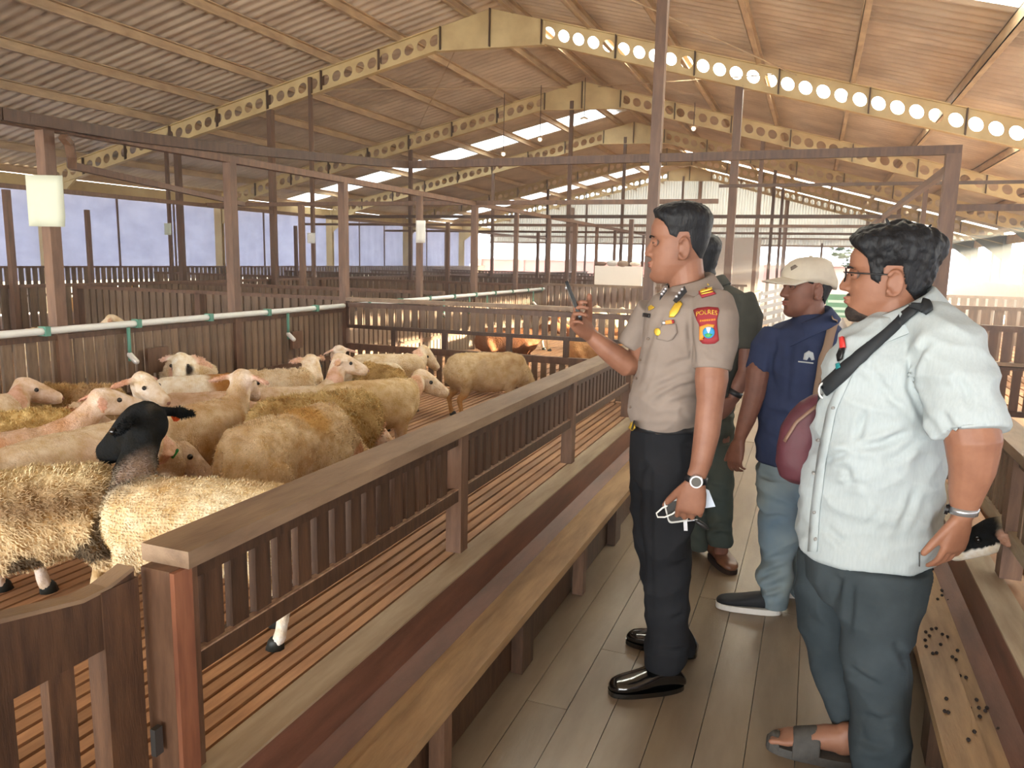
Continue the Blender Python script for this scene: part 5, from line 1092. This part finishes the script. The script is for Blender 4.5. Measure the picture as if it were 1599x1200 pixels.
    ms = remesh(s, .0065, 5, .5, 'shirt'); wrinkle(ms, .020, (4, 4, 7), 5); wrinkle(ms, .008, (9, 9, 15), 9); creases(ms, [[1.2, (1455, 528), (1436, 548), (1423, 574), (1421, 606), (1440, 648), (1474, 690)], [(1424, 672), (1376, 694), (1326, 702)], [(1328, 706), (1300, 714), (1284, 724)], [.8, (1352, 640), (1344, 668), (1338, 692)], [.8, (1436, 690), (1400, 716), (1370, 724)], [.7, (1320, 730), (1330, 762)], [.8, (1288, 824), (1306, 838), (1322, 854)], [.6, (1430, 760), (1418, 800), (1400, 836)], [.6, (1380, 790), (1350, 830)], [.8, (1380, 600), (1392, 624), (1414, 640)], [.7, (1470, 640), (1484, 668), (1504, 680)], [.7, (1492, 580), (1508, 612), (1516, 640)], [.6, (1350, 560), (1372, 590), (1384, 624)], [.6, (1300, 760), (1340, 756), (1370, 768)]], .009, 6.5); meshobj('shirt', ms, WSH, root, True); b = bvh(ms)
    collar(F_, root, WSH, P(1401, 489), (-.95, .3), top=(.080, .044), bot=(.128, -.020), drop=.05, tip=.05, gap=30, tilt=.5)
    D = lambda uvf, nm, m, par=root, off=.003, th=.0015: drape(b, uvf[0], uvf[1], nm, m, par, off, th)
    D(strip([(1335, 560), (1300, 640), (1284, 720), (1274, 800), (1270, 862)], 14, 30), 'placket', WSH, off=.002, th=.003)
    for u, v in ((1281, 687), (1273, 741), (1274, 800), (1276, 842), (1304, 637)): D(disc((u, v), 2.4, 2.6, 12, 1), 'button', mat('button_grey', (150, 150, 148), .4), off=.006, th=.003)
    D(strip([(1434, 862), (1434, 884)], 1.6, 6), 'vent_slit', mat('slit_dark', (90, 92, 92), .9), off=.003, th=.001)
    pn = D(fan([(1316, 530), (1321, 529), (1323, 545), (1316, 547)], 2), 'pen', mat('pen_red', (200, 56, 52), .4), off=.006, th=.008); D(fan([(1315, 546), (1322, 545), (1318, 562), (1312, 566), (1311, 556)], 2), 'pen_clip', FR, pn, .006, .006)
    D(strip([(1356, 535), (1340, 552), (1330, 566)], 2, 8), 'lanyard', FR, off=.004)
    t = Geo(); t.loft(F_.secs([(820, 1258, 1456, 0, .17), (870, 1256, 1454, 0, .172), (900, 1262, 1446, 0, .165), (930, 1275, 1440, 0, .15)]), 24, 2.3)
    t.loft(F_.secs([(880, 1290, 1454, .09, .11), (920, 1300, 1446, .1, .115), (968, 1308, 1432, .1, .11), (1007, 1312, 1418, .1, .10), (1058, 1322, 1424, .1, .10), (1100, 1326, 1424, .1, .098), (1150, 1328, 1420, .1, .095), (1200, 1332, 1413, .1, .09), (1225, 1336, 1410, .1, .085)]), 22, 2.2)
    t.loft(F_.secs([(860, 1246, 1350, -.08, .1), (920, 1244, 1345, -.1, .105), (980, 1250, 1340, -.11, .10), (1030, 1264, 1345, -.12, .095), (1090, 1286, 1350, -.09, .088), (1130, 1302, 1356, -.06, .08), (1160, 1312, 1362, -.04, .075)]), 22, 2.2)
    mt = remesh(t, .007, 5, .5, 'trousers'); wrinkle(mt, .020, (5, 5, 7), 21); creases(mt, [[1.3, (1322, 1042), (1350, 1062), (1380, 1078)], [(1345, 1118), (1376, 1128), (1400, 1122)], [.8, (1330, 905), (1328, 950), (1322, 1000)], [.8, (1312, 900), (1306, 940)], [.8, (1395, 1000), (1410, 1024), (1418, 1050)], [.8, (1340, 1150), (1360, 1164), (1390, 1168)], [.7, (1262, 960), (1290, 990)], [.7, (1296, 1090), (1316, 1110)]], .009, 7); meshobj('trousers', mt, SLATE, root, True)
    SAND = mat('sandal_grey', (84, 82, 78), .8, (66, 64, 62), 20)
    def sandal(hu, hv, tu, tv):
        H_, T_ = onZ(hu, hv), onZ(tu, tv); f = _n(T_ - H_); f[2] = 0; sd = np.array([-f[1], f[0], 0]); L_ = .27
        fo = Geo(); fo.loft([(H_ + f * (t_ * L_) + V(0, 0, .03 + h_), sd * a, V(0, 0, h_)) for t_, a, h_ in ((0, .02, .02), (.06, .033, .032), (.2, .036, .045), (.42, .038, .04), (.65, .044, .026), (.82, .046, .017), (.88, .042, .013))], 16)
        fo.tube([H_ + f * .06 + V(0, 0, .06), H_ + f * .05 + V(0, 0, .10)], [.038, .034], 12)
        for i in range(5): q = H_ + f * (.80 - .012 * i) * L_ + sd * (.034 - i * .017) + V(0, 0, .042); fo.tube([q, q + f * .035, q + f * .052 - V(0, 0, .004)], [.010 - .001 * i] * 3, 9)
        meshobj('foot', remesh(fo, .005, 2), SK2, root, True)
        so_ = Geo().loft([(H_ + f * .135 + V(0, 0, z_), f * .148, sd * .052) for z_ in (0., .028)], 28, 2.8).build('sandal', SAND, root)
        up_ = Geo(); secs = [(H_ + f * t_ * L_ + V(0, 0, .026), sd * (a + .008), V(0, 0, h_)) for t_, a, h_ in ((.46, .043, .078), (.6, .046, .066), (.76, .049, .05))]; up_.loft(secs, 20)
        secs = [(H_ + f * t_ * L_ + V(0, 0, .026), sd * a, V(0, 0, h_)) for t_, a, h_ in ((.9, .048, .03), (.98, .034, .024), (1.03, .015, .012))]; up_.loft(secs, 20)
        meshobj('sandal_upper', remesh(up_, .006, 2), SAND, root, True)
    sandal(1345, 1196, 1214, 1168); sandal(1412, 1300, 1300, 1290)
    # watch with bright metal clasp
    c = P(1504, 797, .22); ax = F_.dir(-.12, .05, -1)
    wb_ = Geo().loft([(c + ax * t_, F_.r * .036, F_.d * .033) for t_ in (-.009, .009)], 20).build('wrist_watch', mat('watch_steel', (170, 172, 176), .25, metal=.7), root, True); Geo().loft([(c - F_.r * .034 + F_.d * .014 + ax * .0, F_.d * .015, ax * .014), (c - F_.r * .042 + F_.d * .016, F_.d * .014, ax * .013)], 14).build('watch_case', FR, wb_)
    # shoulder bag
    NAV = mat('strap_black', (38, 42, 46), .7); BAG = mat('bag_maroon', (88, 44, 52), .6, (72, 36, 42), 8, bump=.2, bscale=90, bdist=.003)
    bg_ = empty('shoulder_bag', tuple(P(1250, 752, -.02)), 'maroon shoulder bag on a broad black strap in front of the white shirt', 'bag')
    k = Geo(); k.loft(F_.secs([(618, 1270, 1292, -.02, .02), (630, 1250, 1292, -.02, .045), (646, 1234, 1290, -.02, .06), (668, 1221, 1286, -.02, .07), (695, 1214, 1282, -.02, .075), (722, 1213, 1277, -.02, .075), (742, 1219, 1272, -.02, .068), (752, 1232, 1264, -.02, .04)]), 22, 2.5)
    mb_ = remesh(k, .007, 3); wrinkle(mb_, .006, (8, 8, 8), 4); meshobj('pouch', mb_, BAG, bg_, True); bb = bvh(mb_)
    drape(bb, *strip([(1276, 634), (1244, 660), (1226, 690)], 5, 12), 'zip', mat('zip_tan', (120, 92, 76), .5), bg_, .004)
    drape(b, *strip([(1432, 484), (1418, 494), (1375, 531), (1329, 572), (1302, 598), (1288, 612)], [13, 14, 17, 21, 22, 20], 40), 'strap', NAV, bg_, .006, .005)
    drape(b, *strip([(1424, 478), (1446, 484), (1452, 492)], [12, 20, 12], 10), 'strap_pad', NAV, bg_, .008, .01)
    drape(b, *fan([(1310, 570), (1316, 568), (1318, 576), (1311, 579)], 2), 'teal_label', mat('teal', (30, 120, 124), .5), bg_, .013)
    Geo().tube([P(1286, 610, .12) + F_.r * .012 * math.cos(a) + F_.z * .022 * math.sin(a) for a in np.linspace(0, 2 * math.pi, 16)], [.0035] * 16, 7, ends=False).build('buckle', mat('buckle_pale', (196, 198, 198), .3), bg_, True)
    Geo().bar(P(1286, 618, .1), P(1284, 634, .03), .03, .006).build('strap_end', NAV, bg_)
white_shirt_man()
# ------------------------------------------------------------------ the man with the cap
SK3 = mat('skin_weathered', (132, 90, 74), .5, (116, 77, 63), 14, bump=.15, bscale=140, bdist=.002, spec=.4)
NAVY = mat('polo_navy', (60, 70, 100), .85, (52, 61, 88), 8, bump=.2, bscale=240, bdist=.002, spec=.12)
JEAN = mat('jeans_blue', (104, 124, 140), .85, (134, 146, 146), 3.2, bump=.2, bscale=200, bdist=.002, spec=.12)
def cap_man():
    F_ = Fig(1222, 948)
    root = empty('person', tuple(F_.g), 'man in beige cap, navy polo shirt and faded blue jeans', 'person'); SKINS[root.name] = SK3
    P = F_.P; g, o, A = place_head(F_, 1259, 491, (-1, .42, -.02), (1.06, 1.06, 1.04), nose=1.0, fat=.004)
    g.tube([P(1265, 462), P(1266, 490), P(1266, 515)], [(.056, .06), (.056, .062), (.06, .06)], 16)
    g.loft(F_.secs([(510, 1240, 1290, 0, .06), (560, 1205, 1300, 0, .09), (690, 1212, 1256, 0, .06), (722, 1214, 1256, 0, .06)]), 16)
    for pts in (((1222, 742, .05), (1215, 840, .07), (1208, 935, .06)), ((1252, 735, -.08), (1254, 840, -.08), (1256, 925, -.1))): g.tube([P(*q) for q in pts], [.055, .048, .036], 12)
    g.tube([P(1200, 530, .06), P(1184, 580, .1), P(1178, 618, .11), P(1166, 655, .115), P(1156, 682, .12)], [.052, .05, .044, .038, .027], 14, up=tuple(F_.d))
    hand(g, P(1154, 690, .12), F_.dir(-.15, .1, -1), F_.dir(.6, -.8, 0), F_.dir(-.8, -.5, 0), .98, ((.35, .5, .3), (.45, .6, .4), (.5, .6, .4), (.55, .6, .4)), ((.8, .5, .3), .05))
    g.tube([P(1308, 535, -.08), P(1318, 600, -.1), P(1312, 660, -.1), P(1300, 700, -.08)], [.052, .048, .04, .028], 14, up=tuple(F_.d)); hand(g, P(1298, 708, -.08), F_.dir(-.1, 0, -1), F_.dir(-1, 0, 0), F_.dir(0, 1, 0), .98)
    me = remesh(g, .0048, 3, .5); meshobj('body', me, SK3, root, True)
    hl = hairline([(.11, .21), (.04, .17), (.03, .125), (.01, .12), (.006, .14), (-.02, .14), (-.034, .06), (-.06, .035), (-.1, .03)])
    shell(me, o, A, lambda L_: smoothstep((L_[:, 2] - hl(L_)) / .012) * (L_[:, 2] < .15), lambda L_: .005 + 0 * L_[:, 0], 'hair', HAIR, root, .002, 80)
    eyes(F_, o, A, root)
    shell(me, o, A, lambda L_: smoothstep((.006 - np.abs(L_[:, 2] - .0605)) / .005) * smoothstep((L_[:, 0] - .07) / .008) * (np.abs(L_[:, 1]) < .024), lambda L_: .002 + 0 * L_[:, 0], 'moustache', mat('stubble', (92, 66, 56), .8), root, .001, 80, 3)
    CAPM = mat('cap_beige', (206, 198, 180), .85, (190, 180, 162), 12, bump=.2, bscale=220, bdist=.002)
    c = Geo(); c.loft([(V(-.004, 0, z), V(.105 * k, 0, 0), V(0, .086 * k, 0)) for z, k in ((.136, 1.), (.150, 1.03), (.170, 1.03), (.193, .93), (.213, .76), (.227, .5), (.232, .2))], 30, 2.15); v = np.array(c.v); v[:, 2] -= np.clip(-v[:, 0] - .02, 0, .09) * .42 * (v[:, 2] < .2); c.v = [tuple(q) for q in v]
    cp = c.xf(A, o).build('cap', CAPM, root, True)
    br = Geo(); vs = []; fs = []; n, m_ = 16, 6
    for i in range(n + 1):
        a = -1.25 + 2.5 * i / n
        for j in range(m_ + 1):
            t_ = j / m_; vs.append((.1 * math.cos(a) * (1 + .0 * t_) + t_ * .085 * math.cos(a * .72), .084 * math.sin(a) + t_ * .004 * math.sin(a), .152 - t_ * .016 - .016 * math.sin(a) ** 2))
    for i in range(n):
        for j in range(m_): k = i * (m_ + 1) + j; fs.append((k, k + 1, k + m_ + 2, k + m_ + 1))
    bo = br.add(vs, fs).xf(A, o).build('brim', CAPM, cp, True); md = bo.modifiers.new('s', 'SOLIDIFY'); md.thickness = .004
    Geo().ball((-.004, 0, .234), (.008, .008, .004), n=10, m=6).xf(A, o).build('cap_button', CAPM, cp, True)
    bc = BVHTree.FromPolygons([tuple(v) for v in c.v], c.f); drape(bc, *fan([(1235, 418), (1242, 414), (1246, 417), (1240, 421), (1236, 423)], 2), 'cap_emblem', mat('cap_thread', (120, 110, 100), .8), cp, .002)
    s = Geo(); s.loft(F_.secs([(490, 1250, 1286, 0, .055), (499, 1232, 1298, 0, .08), (512, 1208, 1314, 0, .115), (530, 1190, 1322, 0, .14), (560, 1182, 1318, 0, .155), (600, 1181, 1304, 0, .155), (650, 1182, 1294, 0, .158), (690, 1180, 1292, 0, .158), (719, 1181, 1288, 0, .15)]), 26, 2.25)
    s.tube([P(1210, 520, .04), P(1194, 545, .08), P(1183, 580, .1)], [(.062, .06), (.064, .06), (.058, .056)], 16, up=tuple(F_.d), ends=False); s.tube([P(1306, 525, -.06), P(1318, 560, -.09), P(1320, 595, -.1)], [.062, .062, .056], 16, up=tuple(F_.d), ends=False)
    ms = remesh(s, .007, 5, .5, 'polo_shirt'); wrinkle(ms, .014, (6, 6, 9), 2); creases(ms, [[(1204, 548), (1202, 580), (1210, 610)], [.8, (1190, 640), (1220, 650), (1250, 644)], [.8, (1188, 676), (1214, 690), (1240, 688)], [.7, (1236, 530), (1232, 580), (1228, 640)]], .007, 5); meshobj('polo_shirt', ms, NAVY, root, True); b = bvh(ms)
    collar(F_, root, NAVY, P(1263, 501), (-.9, .42), top=(.074, .036), bot=(.112, -.016), drop=.05, tip=.035, gap=24, tilt=.4)
    LG = mat('logo_pale', (196, 204, 206), .6)
    lo = drape(b, *fan([(1254, 562), (1256, 552), (1263, 547.5), (1270, 551), (1272, 562), (1267, 563), (1264, 557), (1260, 563)], 2), 'chest_logo', LG, root, .003, .0008); drape(b, *strip([(1246, 565), (1270, 567.5)], 2, 8), 'logo_line', LG, lo, .003, .0008)
    drape(b, *strip([(1302, 498), (1294, 524), (1283, 562), (1276, 600), (1270, 645), (1264, 690)], 13, 40), 'bag_strap', mat('strap_tan', (146, 122, 102), .75), root, .013, .004)
    t = Geo(); t.loft(F_.secs([(700, 1187, 1284, 0, .14), (730, 1182, 1284, 0, .145), (770, 1184, 1278, 0, .13)]), 22, 2.3)
    t.loft(F_.secs([(745, 1181, 1252, .07, .085), (800, 1185, 1250, .075, .086), (850, 1187, 1245, .075, .08), (885, 1185, 1241, .075, .076), (900, 1181, 1238, .075, .076), (920, 1184, 1232, .075, .072), (948, 1191, 1226, .07, .062)]), 20, 2.2)
    t.loft(F_.secs([(745, 1222, 1288, -.07, .085), (820, 1226, 1286, -.08, .082), (880, 1230, 1284, -.09, .075), (930, 1234, 1278, -.1, .068)]), 20, 2.2)
    mt = remesh(t, .007, 4, .5, 'jeans'); wrinkle(mt, .018, (6, 6, 11), 12); creases(mt, [[1.4, (1182, 902), (1200, 896), (1236, 884)], [1.2, (1184, 922), (1204, 918), (1230, 908)], [(1190, 880), (1210, 872), (1238, 866)], [.8, (1192, 812), (1216, 806), (1246, 816)], [.8, (1190, 740), (1210, 752)], [.8, (1196, 936), (1222, 930)]], .009, 5); meshobj('jeans', mt, JEAN, root, True)
    SNK = mat('sneaker_black', (34, 36, 40), .7); SOLE = mat('sole_white', (226, 222, 214), .6)
    H_, T_ = onZ(1219, 958), onZ(1131, 948); shoe('shoe', H_, H_ + _n(T_ - H_) * .28, .1, .07, SNK, root, .02, SOLE, .026)
    H_ = onZ(1282, 934); shoe('shoe', H_, H_ + F_.dir(-1, .1, 0) * .27, .1, .07, SNK, root, .02, SOLE, .026)
cap_man()
# ------------------------------------------------------------------ the man behind the officer
OLV = mat('polo_charcoal', (76, 77, 71), .85, (66, 67, 62), 8, bump=.2, bscale=240, bdist=.002, spec=.12)
TEAL = mat('jeans_dark', (62, 74, 74), .85, (76, 78, 68), 3, bump=.2, bscale=200, bdist=.002, spec=.12)
def rear_man():
    F_ = Fig(1118, 878)
    root = empty('person', tuple(F_.g), 'man in charcoal polo, dark jeans and brown boots standing behind the officer', 'person'); SKINS[root.name] = SK3
    P = F_.P; g, o, A = place_head(F_, 1088, 446, (-1, -.25, -.02), (1.04, 1.04, 1.06))
    g.tube([P(1094, 415), P(1100, 438), P(1106, 462)], [(.056, .06), (.056, .062), (.06, .06)], 16)
    g.loft(F_.secs([(456, 1085, 1128, 0, .06), (500, 1085, 1165, 0, .09), (640, 1080, 1138, 0, .1), (690, 1080, 1138, 0, .1)]), 16)
    for pts in (((1122, 680, .06), (1126, 770, .06), (1126, 862, .04)), ((1096, 680, -.08), (1092, 770, -.08), (1090, 850, -.1))): g.tube([P(*q) for q in pts], [.062, .05, .036], 12)
    g.tube([P(1168, 490, .06), P(1169, 545, .1), P(1166, 580, .11), P(1154, 602, .13), P(1146, 620, .14)], [.05, .048, .042, .037, .027], 14, up=tuple(F_.d))
    hand(g, P(1144, 625, .145), F_.dir(-.6, .3, -.75), F_.dir(-.5, -.8, 0), F_.dir(-.6, .5, .6), .95)
    g.tube([P(1070, 490, -.06), P(1062, 560, -.08), P(1068, 620, -.04)], [.05, .045, .03], 14, up=tuple(F_.d)); hand(g, P(1070, 630, -.04), F_.dir(.1, 0, -1), F_.dir(1, 0, 0), F_.dir(0, 1, 0), .95)
    me = remesh(g, .0055, 3, .5); meshobj('body', me, SK3, root, True)
    hl = hairline([(.11, .19), (.06, .175), (.035, .15), (.028, .118), (.012, .112), (.006, .14), (-.022, .14), (-.034, .075), (-.06, .045), (-.1, .04)])
    shell(me, o, A, lambda L_: smoothstep((L_[:, 2] - hl(L_)) / .012), lambda L_: .006 + .014 * smoothstep((L_[:, 2] - .13) / .06), 'hair', HAIR, root, .005, 60, 8)
    eyes(F_, o, A, root)
    s = Geo(); s.loft(F_.secs([(436, 1090, 1122, 0, .055), (445, 1082, 1140, 0, .08), (456, 1072, 1162, 0, .115), (472, 1064, 1178, 0, .14), (500, 1062, 1182, 0, .15), (550, 1064, 1166, 0, .15), (600, 1068, 1152, 0, .15), (642, 1070, 1147, 0, .145)]), 26, 2.25)
    s.tube([P(1158, 465, .04), P(1170, 495, .08), P(1167, 545, .1)], [(.062, .06), (.065, .062), (.06, .056)], 16, up=tuple(F_.d), ends=False); s.tube([P(1074, 470, -.05), P(1062, 500, -.08), P(1058, 545, -.09)], [.06, .062, .056], 16, up=tuple(F_.d), ends=False)
    ms = remesh(s, .007, 5, .5, 'polo_shirt'); wrinkle(ms, .006, (6, 6, 10), 6); meshobj('polo_shirt', ms, OLV, root, True)
    collar(F_, root, OLV, P(1104, 446), (-.97, -.2), top=(.072, .034), bot=(.106, -.014), drop=.04, tip=.03, gap=24, tilt=.3)
    t = Geo(); t.loft(F_.secs([(630, 1074, 1146, 0, .13), (670, 1072, 1147, 0, .135), (710, 1074, 1146, 0, .125)]), 22, 2.3)
    t.loft(F_.secs([(690, 1098, 1147, .06, .085), (740, 1100, 1146, .06, .082), (790, 1102, 1146, .06, .074), (820, 1104, 1142, .06, .068), (838, 1103, 1145, .05, .066), (850, 1106, 1144, .05, .06)]), 20, 2.2)
    t.loft(F_.secs([(690, 1070, 1120, -.07, .085), (760, 1068, 1114, -.08, .08), (838, 1070, 1108, -.1, .066), (856, 1072, 1106, -.1, .062)]), 20, 2.2)
    mt = remesh(t, .007, 4, .5, 'jeans'); wrinkle(mt, .009, (6, 6, 14), 31); creases(mt, [[(1104, 826), (1124, 820), (1142, 824)], [(1106, 838), (1126, 834), (1142, 838)], [.8, (1106, 760), (1130, 766)]], .009, 4); meshobj('jeans', mt, TEAL, root, True)
    BT = mat('boot_brown', (116, 76, 54), .35, (92, 58, 42), 10, spec=.6)
    H_ = onZ(1112, 868); shoe('boot', H_, H_ + F_.dir(.42, .95, 0) * .26, .1, .085, BT, root, .06, mat('sole_brown', (50, 36, 30), .7), .022)
    H_ = onZ(1088, 850); shoe('boot', H_, H_ + F_.dir(-.6, .8, 0) * .26, .1, .085, BT, root, .06, mat('sole_brown', (50, 36, 30), .7), .022)
    c = P(1149, 614, .14); ax = F_.dir(-.4, .2, -.9); Geo().loft([(c + ax * t_, F_.dir(.9, 0, -.4) * .034, F_.d * .032) for t_ in (-.013, .013)], 18).build('wrist_watch', mat('watch_black', (40, 40, 42), .4), root, True)
rear_man()
